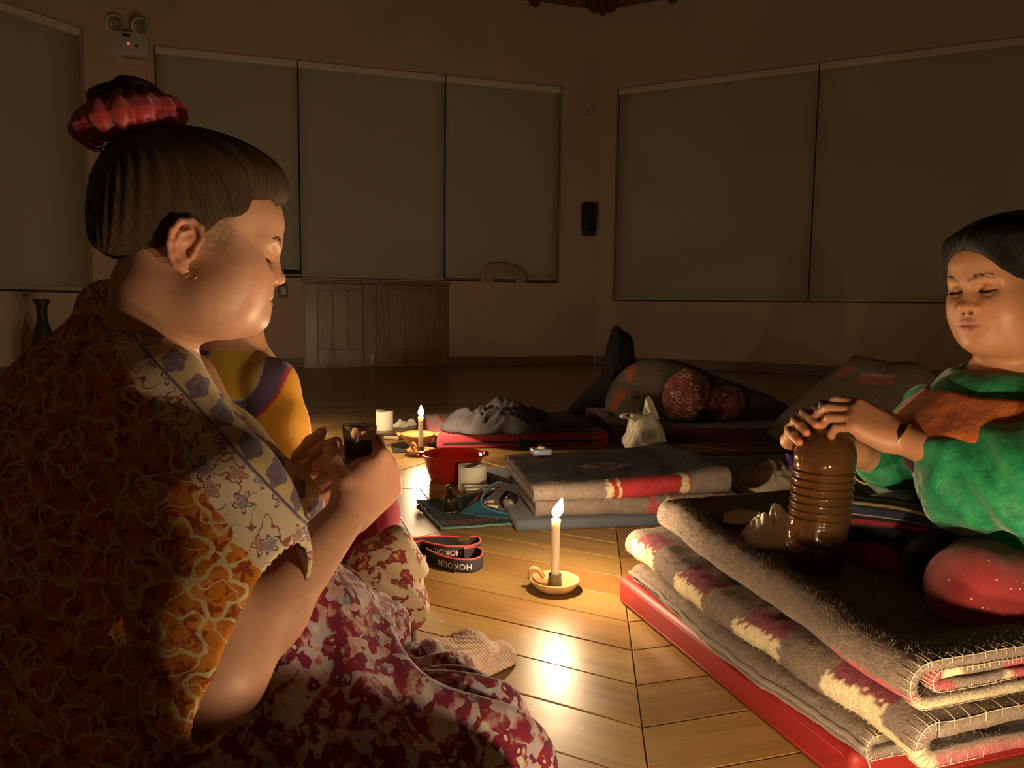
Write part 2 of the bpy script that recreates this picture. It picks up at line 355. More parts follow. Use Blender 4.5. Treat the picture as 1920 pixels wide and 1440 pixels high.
# --- emergency light in the left corner column
s_, z_ = wsz(0, 243, 90); o_, sx, nx_, _l = wk(0); s_ = max(s_, .02)
el = empty('emergency_light', tuple(o_+sx*s_+Z3*z_), 'white twin-head emergency light with a red indicator on the wall', 'emergency light')
mb = MB(); wbox(mb, 0, s_-.19, s_+.19, z_-.10, z_+.13, .02, .12, .02); link('housing', mb.me(), el, M_WHITEPL)
mb = MB(); wbox(mb, 0, s_-.045, s_+.03, z_+.075, z_+.10, .1195, .124, .002); link('vent', mb.me(), el, M_BLACK)
mb = MB(); wbox(mb, 0, s_+.0, s_+.02, z_-.005, z_+.015, .1195, .125, .003); link('indicator', mb.me(), el, mat('red_led', (.8, .05, .05), .4, emit=(1, .08, .07), emits=1.6))
mb = MB(); wbox(mb, 0, s_+.07, s_+.10, z_-.02, z_+.0, .1195, .125, .003); link('test_button', mb.me(), el, M_BLACK)
for dx in (-.13, .10):
    c = o_+sx*(s_+dx)+nx_*.09+Z3*(z_+.20); ax = (nx_*.8+sx*.5-Z3*.35); ax /= np.linalg.norm(ax)
    mb = MB(); mb.add(*tube_vf([c-ax*.07, c-ax*.05, c+ax*.02, c+ax*.05, c+ax*.055], [.03, .06, .085, .09, .082], 20)); mb.add(*tube_vf([c-Z3*.08, c-ax*.03], [.015, .015], 8))
    h = link('lamp_head', mb.me(), el, M_WHITEPL); link('lens', mesh(*tube_vf([c+ax*.055, c+ax*.06, c+ax*.066], [.07, .066, .03], 20)), h, mat('lamp_lens', (.25, .24, .22), .15))
s_, z_ = wsz(0, 240, 128); mb = MB(); wbox(mb, 0, s_-.17, s_+.17, z_-.13, z_+.09, .0, .035, .006)
cov = empty('junction_box', tuple(o_+sx*s_+Z3*z_), 'pale flat cover plate below the emergency light', 'cover plate'); link('plate', mb.me(), cov, M_PLASTER)
mb = MB(); wbox(mb, 0, s_-.03, s_+.03, z_-.02, z_+.02, .0351, .045, .004); link('knob', mb.me(), cov, M_WHITEPL)
# --- wall speaker and wall hook in the corner column
def wallthing(px, py):
    k = 7 if px > 1112 else 0; s_, z_ = wsz(k, px, py); return k, s_, z_, wk(k)
k, s_, z_, (o_, sx, nx_, _l) = wallthing(1101, 413)
sp = empty('wall_speaker', tuple(o_+sx*s_+Z3*z_), 'tall black wall speaker between the two windows', 'speaker')
mb = MB(); wbox(mb, k, s_-.085, s_+.085, z_-.12, z_+.20, .0, .12, .02); link('cabinet', mb.me(), sp, M_BLACK)
mb = MB(); wbox(mb, k, s_-.075, s_+.075, z_-.195, z_-.121, .01, .10, .01); link('grille_base', mb.me(), sp, mat('speaker_base', (.045, .045, .05), .4))
mb = MB(); wbox(mb, k, s_-.07, s_+.07, z_-.10, z_+.18, .1205, .128, .004); link('grille', mb.me(), sp, mat('speaker_grille', (.02, .02, .024), .8))
k, s_, z_, (o_, sx, nx_, _l) = wallthing(1106, 212)
hk = empty('ceiling_hook', tuple(o_+sx*s_+Z3*z_), 'small round wall fitting high in the corner between the windows', 'wall fitting')
c = o_+sx*s_+Z3*z_; link('ring', mesh(*tube_vf([c+nx_*.03+sx*.04*cos(a)+Z3*.04*sin(a) for a in np.linspace(0, 2*pi, 24, endpoint=False)], .008, 8, True)), hk, M_PLASTER)
link('rose', mesh(*tube_vf([c, c+nx_*.012], [.045, .04], 20)), hk, M_PLASTER)
# ================================================================== CANDLES
M_WAX = None
n = NT('candle_wax'); n.set(col=(.86, .80, .66), rough=.45, sss=.6, sssr=(1., .6, .35), ssss=.02); M_WAX = n.m
n = NT('flame'); n.set(col=(0, 0, 0), emit=FLAME_COL, emits=FLAME); M_FLAME = n.m
M_WICK = mat('wick', (.01, .01, .01), .9)
n = NT('terracotta'); o = n.obj(); n.set(col=n.ramp(n.noise(o, 30, 4), [(.3, (.42, .17, .06)), (.7, (.55, .25, .09))]), rough=.55).bump(n.noise(o, 120, 3), .15, .002); M_CLAY = n.m
n = NT('glazed_clay'); o = n.obj(); n.set(col=n.ramp(n.noise(o, 26, 4), [(.3, (.50, .30, .12)), (.7, (.68, .46, .22))]), rough=.35).bump(n.noise(o, 120, 3), .15, .002); M_CLAY2 = n.m
M_IRON = mat('dark_socket', (.12, .085, .05), .45)
def flame_me(c, h, r, lean):
    prof = [(0, 0), (.45, .06), (.85, .17), (1, .30), (.92, .45), (.68, .62), (.38, .80), (.14, .94), (0, 1)]
    v, f = lathe_vf([(a*r, b*h) for a, b in prof], 14)
    return mesh([(c[0]+p[0]+lean*(p[2]/h)**1.5*h, c[1]+p[1], c[2]+p[2]) for p in v], f)
def candle(p, H, r, label, plate_r=.062, lean=0., handle=pi, mp=None, flame=.034, tilt=0.):
    x, y, z0 = p; mp = mp or M_CLAY2
    ho = empty('candle_holder', p, 'shallow clay candle holder '+label, 'candle holder')
    R = plate_r
    prof = [(0, .004), (R*.55, .0), (R*.78, .006), (R*.97, .020), (R*1.0, .027), (R*.965, .0285), (R*.90, .022), (R*.72, .011), (R*.3, .009), (0, .009)]
    link('dish', mesh(*lathe_vf(prof, 40, p)), ho, mp)
    link('socket', mesh(*lathe_vf([(r*1.75, .008), (r*1.7, .012), (r*1.55, .036), (r*1.6, .040), (r*1.25, .0405), (r*1.1, .03), (0, .028)], 24, p)), ho, M_IRON)
    e = V(cos(handle), sin(handle), 0); q = V(*p)
    link('handle', mesh(*tube_vf(cr([q+e*R*.45+Z3*.028, q+e*R*.72+Z3*.047, q+e*R*.98+Z3*.044, q+e*R*1.03+Z3*.022], 6), .0065, 8)), ho, mp)
    ca = empty('candle', (x, y, z0+.03), 'burning white candle '+label, 'candle')
    tp = V(x+tilt*H, y, z0+.03+H)
    prof = [(.97, 0), (1, .01), (1, .3), (1, .6), (1, .93), (1.06, .962), (1.04, .985), (.9, 1.0), (.5, .982), (0, .975)]
    v, f = lathe_vf([(a*r, b*H) for a, b in prof], 24)
    link('wax', mesh([(x+a+tilt*c_, y+b, z0+.03+c_) for a, b, c_ in v], f), ca, M_WAX)
    link('wick', mesh(*tube_vf([tp+V(0, 0, -.005), tp+V(0, 0, .006), tp+V(.002, 0, .011)], .0011, 6)), ca, M_WICK)
    link('flame', flame_me(tp+V(.001, 0, .0035), flame, flame*.26, lean), ca, M_FLAME)
    return ca
c1 = gr(1040, 1105)
candle(tuple(c1), .150, .0105, 'on the boards in the middle of the floor', .062, .28, pi*.93, flame=.050)
c2 = gr(789, 853)
candle(tuple(c2), .152, .0115, 'beside the orange clay bowl', .068, 0., pi*.75, flame=.050, mp=M_CLAY)
candle((.30, .56, 0), .065, .0105, 'just before the viewer, hidden below the lower edge of the picture', .062, 0., 0., flame=.051)
candle((.55, .48, 0), .135, .0105, 'nearest to the viewer, outside the lower right of the picture', .062, 0., 0., flame=.051)
candle((-1.35, 3.35, 0), .152, .0115, 'far behind the person with the bun', .068, 0., 0., flame=.044)  # extra candle put in out of sight to lift the walls
candle((-1.30, 4.0, 0), .152, .0115, 'on the boards behind the person in yellow', .068, 0., 0., flame=.044)  # second concealed candle, added as fill for the walls
candle((2.6, 2.4, 0), .152, .0115, 'on the boards beyond the right edge of the picture', .068, 0., 0., flame=.044)  # added outside the view, only for more light on the walls
shade_obj = empty('added_shade_roll', (.095, .55, 0), 'dark floor bolster lying before the viewer, below the edge of the picture', 'cushion')  # unseen roll added to shade the dress from the near candles
link('cover', mesh(*tube_vf([(.11, .30, .127), (.11, .31, .127), (.11, .33, .127), (.10, .50, .127), (.095, .63, .127), (.090, .69, .116), (.082, .76, .102), (.080, .78, .098), (.079, .795, .096), (.078, .80, .095)], [.03, .10, .126, .1265, .1265, .115, .101, .0965, .082, .03], 28)), shade_obj, mat('shade_roll_dark', (.03, .025, .03), .9))
# ================================================================== PROPS
M_RED = None
n = NT('red_vinyl'); o = n.obj(); n.set(col=n.ramp(n.noise(o, 8, 4), [(.3, (.20, .013, .011)), (.7, (.26, .019, .015))]), rough=.55, spec=.3).bump(n.noise(o, 220, 3), .10, .001); M_RED = n.m
M_REDFAB = fuzzy('crimson_mat_fabric', (.30, .035, .05), .75, 250, .2)
M_DARKFAB = fuzzy('charcoal_fabric', (.022, .019, .019), .9, 200, .3, sheen=.03)
M_GREYBL = fuzzy('grey_wool', (.20, .16, .135), .95, 160, .6, .003, .2, .18)
M_BLUEMAT = fuzzy('blue_grey_mat', (.085, .10, .13), .8, 250, .2)
M_TISSUE = mat('tissue_paper', (.80, .76, .66), .85, sss=.2, sssr=(.5, .5, .5), ssss=.004)
M_CREAM = fuzzy('cream_knit', (.62, .52, .33), .95, 200, .4)
def vcol_fuzzy(name, scale=260., strength=.7, dist=.003, sheen=.2):
    n = NT(name); o = n.obj(); f = n.noise(o, scale, 4, .7); g = n.noise(o, scale*.25, 3)
    c = n.attr('col'); sh = n.math('ADD', n.math('MULTIPLY', f, .9), n.math('MULTIPLY', g, .5)); 
    n.set(col=n.mix(1., c, n.ramp(sh, [(.35, (.55,)*3), (.95, (1.35,)*3)]), 'MULTIPLY'), rough=.95, spec=.08, sheen=sheen).bump(n.math('ADD', f, n.math('MULTIPLY', g, 1.2)), strength, dist); return n.m
M_VWOOL = vcol_fuzzy('woven_wool', sheen=.04)
M_VCLOTH = vcol_fuzzy('printed_cloth', 500., .25, .001, .1)
def slab(name, o, ax, lo, hi, bev, m, parent):
    return link(name, mesh(*obox_vf(o, ax, lo, hi, bev)), parent, m)
def fuzz(parent, me, m, dens=40000, ln=.006, wd=.00035, seed=1, zmin=-1, sel=None):
    """short wool fibres standing on a mesh, one joined part"""
    R = np.random.default_rng(seed); nv = len(me.vertices); co = np.empty(nv*3); me.vertices.foreach_get('co', co); co = co.reshape(-1, 3)
    me.calc_loop_triangles(); nt = len(me.loop_triangles); tr = np.empty(nt*3, int); me.loop_triangles.foreach_get('vertices', tr); tr = tr.reshape(-1, 3)
    A, B, C = co[tr[:, 0]], co[tr[:, 1]], co[tr[:, 2]]; N = np.cross(B-A, C-A); ar = np.linalg.norm(N, axis=1); N /= ar[:, None]+1e-12
    wgt = ar.copy()
    if sel is not None: wgt = wgt*sel((A+B+C)/3, N)
    k = R.choice(nt, dens, p=wgt/wgt.sum()); u = R.random(dens); v = R.random(dens); fl = u+v > 1; u[fl] = 1-u[fl]; v[fl] = 1-v[fl]
    P = A[k]+(B-A)[k]*u[:, None]+(C-A)[k]*v[:, None]; D = N[k]+R.normal(0, .75, (dens, 3)); D /= np.linalg.norm(D, axis=1)[:, None]
    L = ln*R.uniform(.4, 1.3, dens); S_ = np.cross(D, R.normal(0, 1, (dens, 3))); S_ /= np.linalg.norm(S_, axis=1)[:, None]+1e-9
    V_ = np.concatenate([P-S_*wd-N[k]*.001, P+S_*wd-N[k]*.001, P+D*L[:, None]]); F_ = np.stack([np.arange(dens), np.arange(dens)+dens, np.arange(dens)+2*dens], 1)
    f = bpy.data.meshes.new('fuzz'); f.from_pydata(V_.tolist(), [], F_.tolist())
    if 'col' in me.color_attributes:
        c = np.empty(nv*4, np.float32); me.color_attributes['col'].data.foreach_get('color', c); c = c.reshape(-1, 4)[tr[k, 0]]; set_col(f, np.concatenate([c, c, c])[:, :3])
    return tag(link('wool_fuzz', f, parent, m), kind='stuff')
def ribbon(path, t, a0, a1, o, axa, axb, na=150, warp=None, colf=None, name='m'):
    """folded sheet: centre line path [(b,z)] with thickness t, extruded along axa from a0 to a1"""
    P = np.array(path, float); d = np.gradient(P, axis=0); d /= np.linalg.norm(d, axis=1)[:, None]; nr = np.stack([-d[:, 1], d[:, 0]], 1)
    cap0 = [P[0]+t/2*(nr[0]*cos(q)-d[0]*sin(q)) for q in np.linspace(pi, 0, 7)[1:-1]]; cap1 = [P[-1]+t/2*(nr[-1]*cos(q)+d[-1]*sin(q)) for q in np.linspace(0, pi, 7)[1:-1]]
    loop = np.concatenate([P+nr*t/2, cap1, (P-nr*t/2)[::-1], cap0]); side = np.concatenate([np.ones(len(P)), np.zeros(len(cap1)), -np.ones(len(P)), np.zeros(len(cap0))])
    s = np.concatenate([[0], np.cumsum(np.linalg.norm(np.diff(P, axis=0), axis=1))]); sl = np.concatenate([s, [s[-1]]*len(cap1), s[::-1], [0]*len(cap0)])
    A = np.linspace(a0, a1, na); n_ = len(loop); ABZ = np.zeros((na, n_, 3)); ABZ[..., 0] = A[:, None]; ABZ[..., 1:] = loop[None]
    S_ = np.broadcast_to(sl, (na, n_)); D_ = np.broadcast_to(side, (na, n_))
    if warp is not None: ABZ = warp(ABZ, S_, D_)
    W = o+ABZ[..., :1]*axa+ABZ[..., 1:2]*axb+ABZ[..., 2:]*Z3
    f = [(i*n_+j, i*n_+(j+1) % n_, (i+1)*n_+(j+1) % n_, (i+1)*n_+j) for i in range(na-1) for j in range(n_)]
    m_ = len(P); c1 = len(cap1)
    for i, rev in ((0, 1), (na-1, 0)):                  # end faces: strip between the two sides
        for j in range(m_-1):
            a = i*n_+j; b = i*n_+j+1; c = i*n_+(2*m_+c1-1-(j+1)); d_ = i*n_+(2*m_+c1-1-j); f.append((a, b, c, d_)[::-1] if rev else (a, b, c, d_))
    me = mesh(W.reshape(-1, 3), f, name); me.flip_normals()
    if colf is not None: set_col(me, colf(ABZ.reshape(-1, 3), S_.reshape(-1), D_.reshape(-1)))
    return me, W, s, m_
def arc(c, r, a0, a1, n=10): return [(c[0]+r*cos(a), c[1]+r*sin(a)) for a in np.linspace(radians(a0), radians(a1), n)]
def lin(p, q, n=10): return [(p[0]+(q[0]-p[0])*t, p[1]+(q[1]-p[1])*t) for t in np.linspace(0, 1, n, endpoint=False)]
# ---------------- red mattress with folded blankets at the right
M0 = gr(1158, 1128); M0[2] = 0; AX = V(.307, -.951, 0); AX /= np.linalg.norm(AX); BX = V(.951, .307, 0); BX /= np.linalg.norm(BX)
mt = empty('floor_mattress', tuple(M0+AX*.39+BX*.9), 'shiny red floor mattress under the folded wool blankets at the right', 'mattress')
slab('mattress_pad', M0, (AX, BX, Z3), (0, 0, 0), (.775, 1.9, .065), .014, M_RED, mt)
mb = MB()
for z in (.054, .012):
    mb.add(*tube_vf([M0+AX*.02+BX*-.0005+Z3*z, M0+AX*.755+BX*-.0005+Z3*z], .0012, 6)); mb.add(*tube_vf([M0+AX*.7755+BX*.02+Z3*z, M0+AX*.7755+BX*1.88+Z3*z], .0012, 6))
link('seam', mb.me(), mt, M_RED)
BR = V(.185, .145, .118); CRM = V(.62, .55, .36); PNK = V(.36, .085, .10); MAR = V(.20, .055, .075)
def smooth(x, a, b): t = np.clip((x-a)/(b-a), 0, 1); return t*t*(3-2*t)
def jit(P, s, sd, amp): return vnoise(P, s, sd)*amp
# bottom blanket: open hemmed edges towards the floor
path1 = lin((.55, .078), (.012, .078), 40)+arc((.010, .0895), .0115, 270, 90, 12)+lin((.012, .101), (.55, .101), 40)
def warp1(Q, S_, D_):
    A = Q[..., 0]; Q = Q.copy(); Q[..., 1] += .012*np.sin(A*9+.5)+.016*(A-.4)*-1+.004*vnoise(Q, 14, 3); Q[..., 2] += .002*vnoise(Q, 30, 4); return Q
def col1(Q, S_, D_): c = np.tile(BR*1.02, (len(Q), 1)); return c
b1o = empty('folded_blanket', tuple(M0+AX*.45+BX*.25+Z3*.065), 'bottom grey-brown blanket with stitched edge lying on the red mattress', 'blanket', 'folded wool blankets on the red mattress')
me, W1, s1, m1 = ribbon(path1, .0125, .055, .80, M0+Z3*.0, AX, BX, 140, warp1, col1); link('cloth', me, b1o, M_VWOOL); fuzz(b1o, me, M_VWOOL, 14000, .005, seed=2, sel=lambda p, N: ((p-M0)@BX < .12))
# middle blanket: pattern of cream and plum dashes on the folded side
path2 = lin((.60, .119), (.034, .119), 40)+arc((.034, .1405), .0215, 270, 90, 18)+lin((.034, .162), (.60, .162), 40)
def warp2(Q, S_, D_):
    A = Q[..., 0]; Q = Q.copy(); Q[..., 1] += .010*np.sin(A*7+2)-.030*(A-.45)+.008*vnoise(Q, 9, 5); Q[..., 2] += .0025*vnoise(Q, 25, 6)+.006*np.sin(A*11)*smooth(Q[..., 2], .11, .16); return Q
def col2(Q, S_, D_):
    A = Q[:, 0]; s0 = len(lin((0, 0), (1, 1), 40)); sm = .566; x = S_-sm; nz = jit(Q, 220, 8, .006)
    c = np.tile(BR, (len(Q), 1)); ph = ((A+nz+.005) % .225); out = D_ > -.5
    top = out & (x+nz > .044) & (x+nz < .085) & (ph > .05) & (ph < .155); c[top] = MAR
    crm = out & (x+nz > .004) & (x+nz < .044) & (ph > .03) & (ph < .15); c[crm] = CRM
    low = out & (x+nz > -.03) & (x+nz < .004) & (ph > .05) & (ph < .165) & (A > .35); c[low] = PNK*.8
    endp = out & (A+nz > .80); c[endp & (x > -.01) & (x < .03)] = CRM; c[endp & (x < -.01)] = PNK
    return c
b2o = empty('folded_blanket', tuple(M0+AX*.45+BX*.3+Z3*.107), 'middle folded blanket with cream and plum dashes along its fold', 'blanket', 'folded wool blankets on the red mattress')
me, W2, s2, m2 = ribbon(path2, .022, -.01, .885, M0, AX, BX, 180, warp2, col2); link('cloth', me, b2o, M_VWOOL); fuzz(b2o, me, M_VWOOL, 28000, .006, seed=3, sel=lambda p, N: ((p-M0)@BX < .16))
# top blanket: folded over itself, nested folds show at its near end
outer = lin((.62, .186), (.075, .186), 40)+arc((.075, .212), .026, 270, 90, 18)+lin((.075, .238), (.62, .243), 60)
inner = lin((.62, .203), (.10, .2035), 40)+arc((.10, .2125), .0088, 270, 90, 10)+lin((.10, .2213), (.62, .224), 60)
def dip(Q):
    A = Q[..., 0]; B_ = Q[..., 1]; bell = smooth(A, .04, .16)*(1-smooth(A, .70, .83)); return .034*smooth(B_, .085, .15)*bell*smooth(Q[..., 2], .19, .235)
def warp3(Q, S_, D_):
    A = Q[..., 0].copy(); Q = Q.copy(); Q[..., 2] -= dip(Q); Q[..., 1] += .045*(1-smooth(A, 0, .35))-.045*smooth(A, .45, .87)+.006*vnoise(Q, 10, 9)+.006*np.sin(A*8)
    Q[..., 2] += .002*vnoise(Q, 25, 10)-.004*smooth(A, .5, .9); return Q
def col3(Q, S_, D_):
    nz = jit(Q, 200, 12, .006); c = np.tile(BR*1.08, (len(Q), 1)); A = Q[:, 0]
    z = (Q[:, 1] < .06) & (D_ > -.5) & (A+nz > .70) & (Q[:, 2] < .195+nz); c[z] = PNK*1.05
    z2 = (A > .855) & (Q[:, 2] < .185); c[z2] = CRM; return c
b3o = empty('folded_blanket', tuple(M0+AX*.45+BX*.35+Z3*.175), 'top blanket rolled over at the edge, under the brown bottle', 'blanket', 'folded wool blankets on the red mattress')
me, W3, s3, m3 = ribbon(outer, .0145, .015, .862, M0, AX, BX, 180, warp3, col3); b3m = link('cloth', me, b3o, M_VWOOL)
fuzz(b3o, me, M_VWOOL, 45000, .0075, seed=4, sel=lambda p, N: ((p-M0)@BX < .30)*(N[:, 2] > -.3))
def col3b(Q, S_, D_):
    nz = jit(Q, 160, 14, .01); c = np.tile(BR*1.1, (len(Q), 1)); ph = (S_+nz) % .16; c[(ph > .02) & (ph < .07)] = PNK; c[(ph > .07) & (ph < .10)] = CRM; return c
def warp3b(Q, S_, D_): Q = warp3(Q, S_, D_); return Q
me, W3b, s3b, m3b = ribbon(inner, .0115, .03, .858, M0, AX, BX, 120, warp3b, col3b); link('inner_fold', me, b3o, M_VWOOL)
M_THREAD = mat('cream_thread', (.56, .48, .34), .85)
def stitches(parent, W, m_, idx, step=2, depth=6, lo=0, hi=None):
    mb = MB(); hi = hi or m_; n_ = W.shape[1]; sg = 1 if idx < 0 else -1
    for j in range(lo, hi, step):
        e = W[idx, j]; inn = W[idx-sg*depth, j]; opp = W[idx, n_-1-j] if False else None
        up = W[idx, j]-W[idx, (2*m_+5-1-j) % n_]; L = np.linalg.norm(up); up = up/(L+1e-9)
        out = (e-inn); out /= np.linalg.norm(out)+1e-9
        mb.add(*tube_vf([inn+up*.0012, (e+inn)/2+up*.002, e+up*.001+out*.001, e-up*L*.5+out*.0016], .00055, 5))
    pts = [W[idx, j]+(W[idx, j]-W[idx-sg*2, j])*.15 for j in range(lo, hi)]
    mb.add(*tube_vf(pts, .00055, 5)); link('blanket_stitch', mb.me(), parent, M_THREAD)
stitches(b3o, W3, m3, -1, 2, 4, 30, 110); stitches(b3o, W3b, m3b, -1, 1, 4, 30, 100); stitches(b2o, W2, m2, -1, 2, 5, 34, 98); stitches(b1o, W1, m1, -1, 2, 3, 30, 62)
mb = MB()                                                # hemmed long edge of the bottom blanket
for zz, oo in ((.078, -.006), (.101, -.004)):
    pts = [W1[i, 46 if zz > .09 else 40]+BX*oo for i in range(0, 140)]
    mb.add(*tube_vf(pts, .0042, 6))
link('hem', mb.me(), b1o, M_GREYBL)
link('loose_thread', mesh(*tube_vf(cr([W1[-1, 44], W1[-1, 44]+AX*.02-BX*.01-Z3*.012, W1[-1, 44]+AX*.03-BX*.022-Z3*.03, W1[-1, 44]+AX*.036-BX*.025-Z3*.05], 6), .0012, 6)), b1o, M_THREAD)
# ---------------- crumpled cloth and paper
def crumple_me(c, rx, ry, h, seed, res=70, ridge=.5, freq=9., rot=0., edge=.25, zfloor=0., peak=(0, 0)):
    u = np.linspace(-1, 1, res); X, Y = np.meshgrid(u, u, indexing='ij'); r = np.sqrt(X*X+Y*Y); th = np.arctan2(Y, X)
    sq = np.maximum(np.abs(X), np.abs(Y)); k = np.where(r > 1e-6, sq/np.maximum(r, 1e-6), 1); Xd = X*k; Yd = Y*k; rr = sq
    er = 1+edge*vnoise(np.stack([np.cos(th), np.sin(th), 0*th], -1)*1.7, 1.0, seed+5, 2)
    Xd = Xd*er; Yd = Yd*er
    P0 = np.stack([Xd*rx*freq, Yd*ry*freq, 0*Xd+seed*3.1], -1)
    w1 = vnoise(P0, .6, seed, 2); P1 = P0+np.stack([w1, -w1, 0*w1], -1)*.8
    rd = 1-np.abs(vnoise(P1, 1.0, seed+1, 3))*1.6; rd2 = 1-np.abs(vnoise(P1, 2.3, seed+2, 2))*1.6
    dx = X-peak[0]; dy = Y-peak[1]; dome = np.clip(1-rr**2.4, 0, 1)**.6*(1-.35*np.clip(np.sqrt(dx*dx+dy*dy), 0, 1.2))
    Zz = h*(dome*(1-ridge+ridge*(.7*rd+.3*rd2)))
    Xw = Xd*rx+.12*rx*w1*dome; Yw = Yd*ry+.12*ry*rd*dome
    cx, sx_ = cos(rot), sin(rot); G = np.stack([c[0]+Xw*cx-Yw*sx_, c[1]+Xw*sx_+Yw*cx, c[2]+np.maximum(Zz, 0)+.0], -1)
    me = grid_me(G); return me
def crumpled(name, me, parent_label, cat, m, part='cloth', th=.004, group=None, c=None):
    e = empty(name, c, parent_label, cat, group); o = link(part, me, e, m); md = o.modifiers.new('t', 'SOLIDIFY'); md.thickness = th; md.offset = 1; return e
# ---------------- far red mat with a dark crumpled blanket
pA = gr(820, 843); dA = gr(942, 840)-pA; dA[2] = 0; dA /= np.linalg.norm(dA); nA = V(-dA[1], dA[0], 0)
ma = empty('floor_mattress', tuple(pA+dA*.44+nA*.8), 'crimson floor mattress with a dark stripe along its side, behind the red basin', 'mattress')
slab('mattress_pad', pA, (dA, nA, Z3), (0, 0, 0), (.88, .75, .072), .012, M_REDFAB, ma)
slab('side_stripe', pA, (dA, nA, Z3), (.03, -.002, .022), (.85, .004, .034), .0, M_DARKFAB, ma)
ba = empty('spread_blanket', tuple(pA+dA*.6+nA*.35+Z3*.072), 'thin pale striped blanket spread on the crimson mattress', 'blanket')
def colA(Q, S_, D_):
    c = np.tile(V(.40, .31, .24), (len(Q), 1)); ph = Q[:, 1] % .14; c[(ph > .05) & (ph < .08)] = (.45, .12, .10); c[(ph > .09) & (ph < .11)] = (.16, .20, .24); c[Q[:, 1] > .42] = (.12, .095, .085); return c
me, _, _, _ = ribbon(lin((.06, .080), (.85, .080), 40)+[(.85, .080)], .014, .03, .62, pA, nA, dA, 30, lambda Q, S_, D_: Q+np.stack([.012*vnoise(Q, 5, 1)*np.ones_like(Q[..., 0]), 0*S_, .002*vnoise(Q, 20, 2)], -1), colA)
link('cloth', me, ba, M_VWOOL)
c_ = gr(925, 812, .086); crumpled('rumpled_blanket', crumple_me((c_[0]+.02, c_[1]+.16, .084), .27, .22, .165, 3, 90, .38, 7, .15, .2), 'dark grey blanket lying rumpled on the crimson mattress', 'blanket', fuzzy('dark_grey_wool', (.045, .041, .046), .95, 140, .5, sheen=.02), 'cloth', .006, c=(c_[0], c_[1]+.14, .088))
# its end hangs over the mat
hg = bpy.data.objects['rumpled_blanket']; p0 = gr(972, 838); o2 = link('hanging_end', crumple_me((p0[0], p0[1]+.03, .002), .075, .06, .125, 8, 50, .35, 14, .2, .2), hg, bpy.data.materials['dark_grey_wool']); o2.modifiers.new('t', 'SOLIDIFY').thickness = .006
# ---------------- middle mat: folded grey blankets with a red band
pB = gr(985, 997); dB = gr(1240, 987)-pB; dB[2] = 0; dB /= np.linalg.norm(dB); nB = V(-dB[1], dB[0], 0)
mm = empty('floor_mattress', tuple(pB+dB*.9+nB*.4), 'thin blue-grey floor mat under the grey blankets with the red band', 'mattress')
slab('mattress_pad', pB, (dB, nB, Z3), (-.03, 0, 0), (1.75, .80, .036), .012, M_BLUEMAT, mm)
SB = .60; GB = V(.235, .19, .165)
def fold_profile(z0, z1, f0, back): r = (z1-z0)/2; return lin((back, z0), (f0+r, z0), 30)+arc((f0+r, z0+r), r, 270, 90, 14)+lin((f0+r, z1), (back, z1), 30)
bb1 = empty('folded_blanket', tuple(pB+dB*.33+nB*.3+Z3*.036), 'lower beige-grey folded blanket on the blue-grey mat', 'blanket', 'folded blankets on the blue-grey mat')
def colB1(Q, S_, D_):
    c = np.tile(GB*.9, (len(Q), 1)); nz = jit(Q, 90, 3, .01); x = Q[:, 0]+nz; c[(x > .40) & (x < .43)] = PNK; c[(x > .46) & (x < .475)] = CRM*.8; return c
wB = lambda sd: (lambda Q, S_, D_: Q+np.stack([0*S_, .010*np.sin(Q[..., 0]*6+sd)+.006*vnoise(Q, 8, sd), .004*vnoise(Q, 10, sd+1)+.008*np.sin(Q[..., 0]*5+sd)*smooth(Q[..., 2], .05, .16)], -1))
me, _, _, _ = ribbon(fold_profile(.050, .088, .012, .50), .026, .035, .72, pB, dB, nB, 120, wB(1), colB1); link('cloth', me, bb1, M_VWOOL); fuzz(bb1, me, M_VWOOL, 7000, .006, .0005, 5)
def colB2(Q, S_, D_):
    c = np.tile(GB, (len(Q), 1)); nz = jit(Q, 90, 4, .008); x = Q[:, 0]+nz-.02; top = S_ > .66
    c[(S_ > SB) & (D_ > -.5)] = V(.05, .045, .05)
    R_ = (x > .235) & (x < .525) & (S_ < SB); c[R_] = (.42, .045, .05)
    for a, b in ((.235, .25), (.27, .28), (.49, .515)): c[(x > a) & (x < b) & (S_ < SB)] = CRM
    d = np.abs((x-.3)*1.)+np.abs((Q[:, 1]-.22)*1.6); c[(d > .07) & (d < .10) & (S_ > SB)] = (.30, .20, .15); c[(d < .05) & (S_ > SB)] = (.22, .10, .08)
    d = np.abs(x-.02)+np.abs((Q[:, 1]-.42)*1.4); c[(d > .08) & (d < .11) & (S_ > SB)] = (.28, .09, .07)
    return c
bb2 = empty('folded_blanket', tuple(pB+dB*.33+nB*.3+Z3*.1), 'upper grey folded blanket with a wide red band between cream stripes', 'blanket', 'folded blankets on the blue-grey mat')
def wB2(Q, S_, D_):
    Q = wB(4)(Q, S_, D_); x = Q[..., 0]; Q[..., 2] += .016*smooth(x, .52, .66)*smooth(Q[..., 2], .10, .16)-.012*(1-smooth(x, -.08, .12))*smooth(Q[..., 2], .1, .16); return Q
me, _, _, _ = ribbon(fold_profile(.114, .148, -.012, .52), .026, .02, .68, pB, dB, nB, 150, wB2, colB2); link('cloth', me, bb2, M_VWOOL); fuzz(bb2, me, M_VWOOL, 9000, .006, .0005, 6)
bk = empty('spread_blanket', tuple(pB+dB*1.2+nB*.4+Z3*.036), 'black blanket spread over the right half of the blue-grey mat', 'blanket')
G = patch([[pB+dB*(.66+1.08*u/5)+nB*(v*.17-.01)+Z3*(.052+.014*random.random()*(1 if 0 < v < 5 else 0)) for v in range(6)] for u in range(6)], 6)
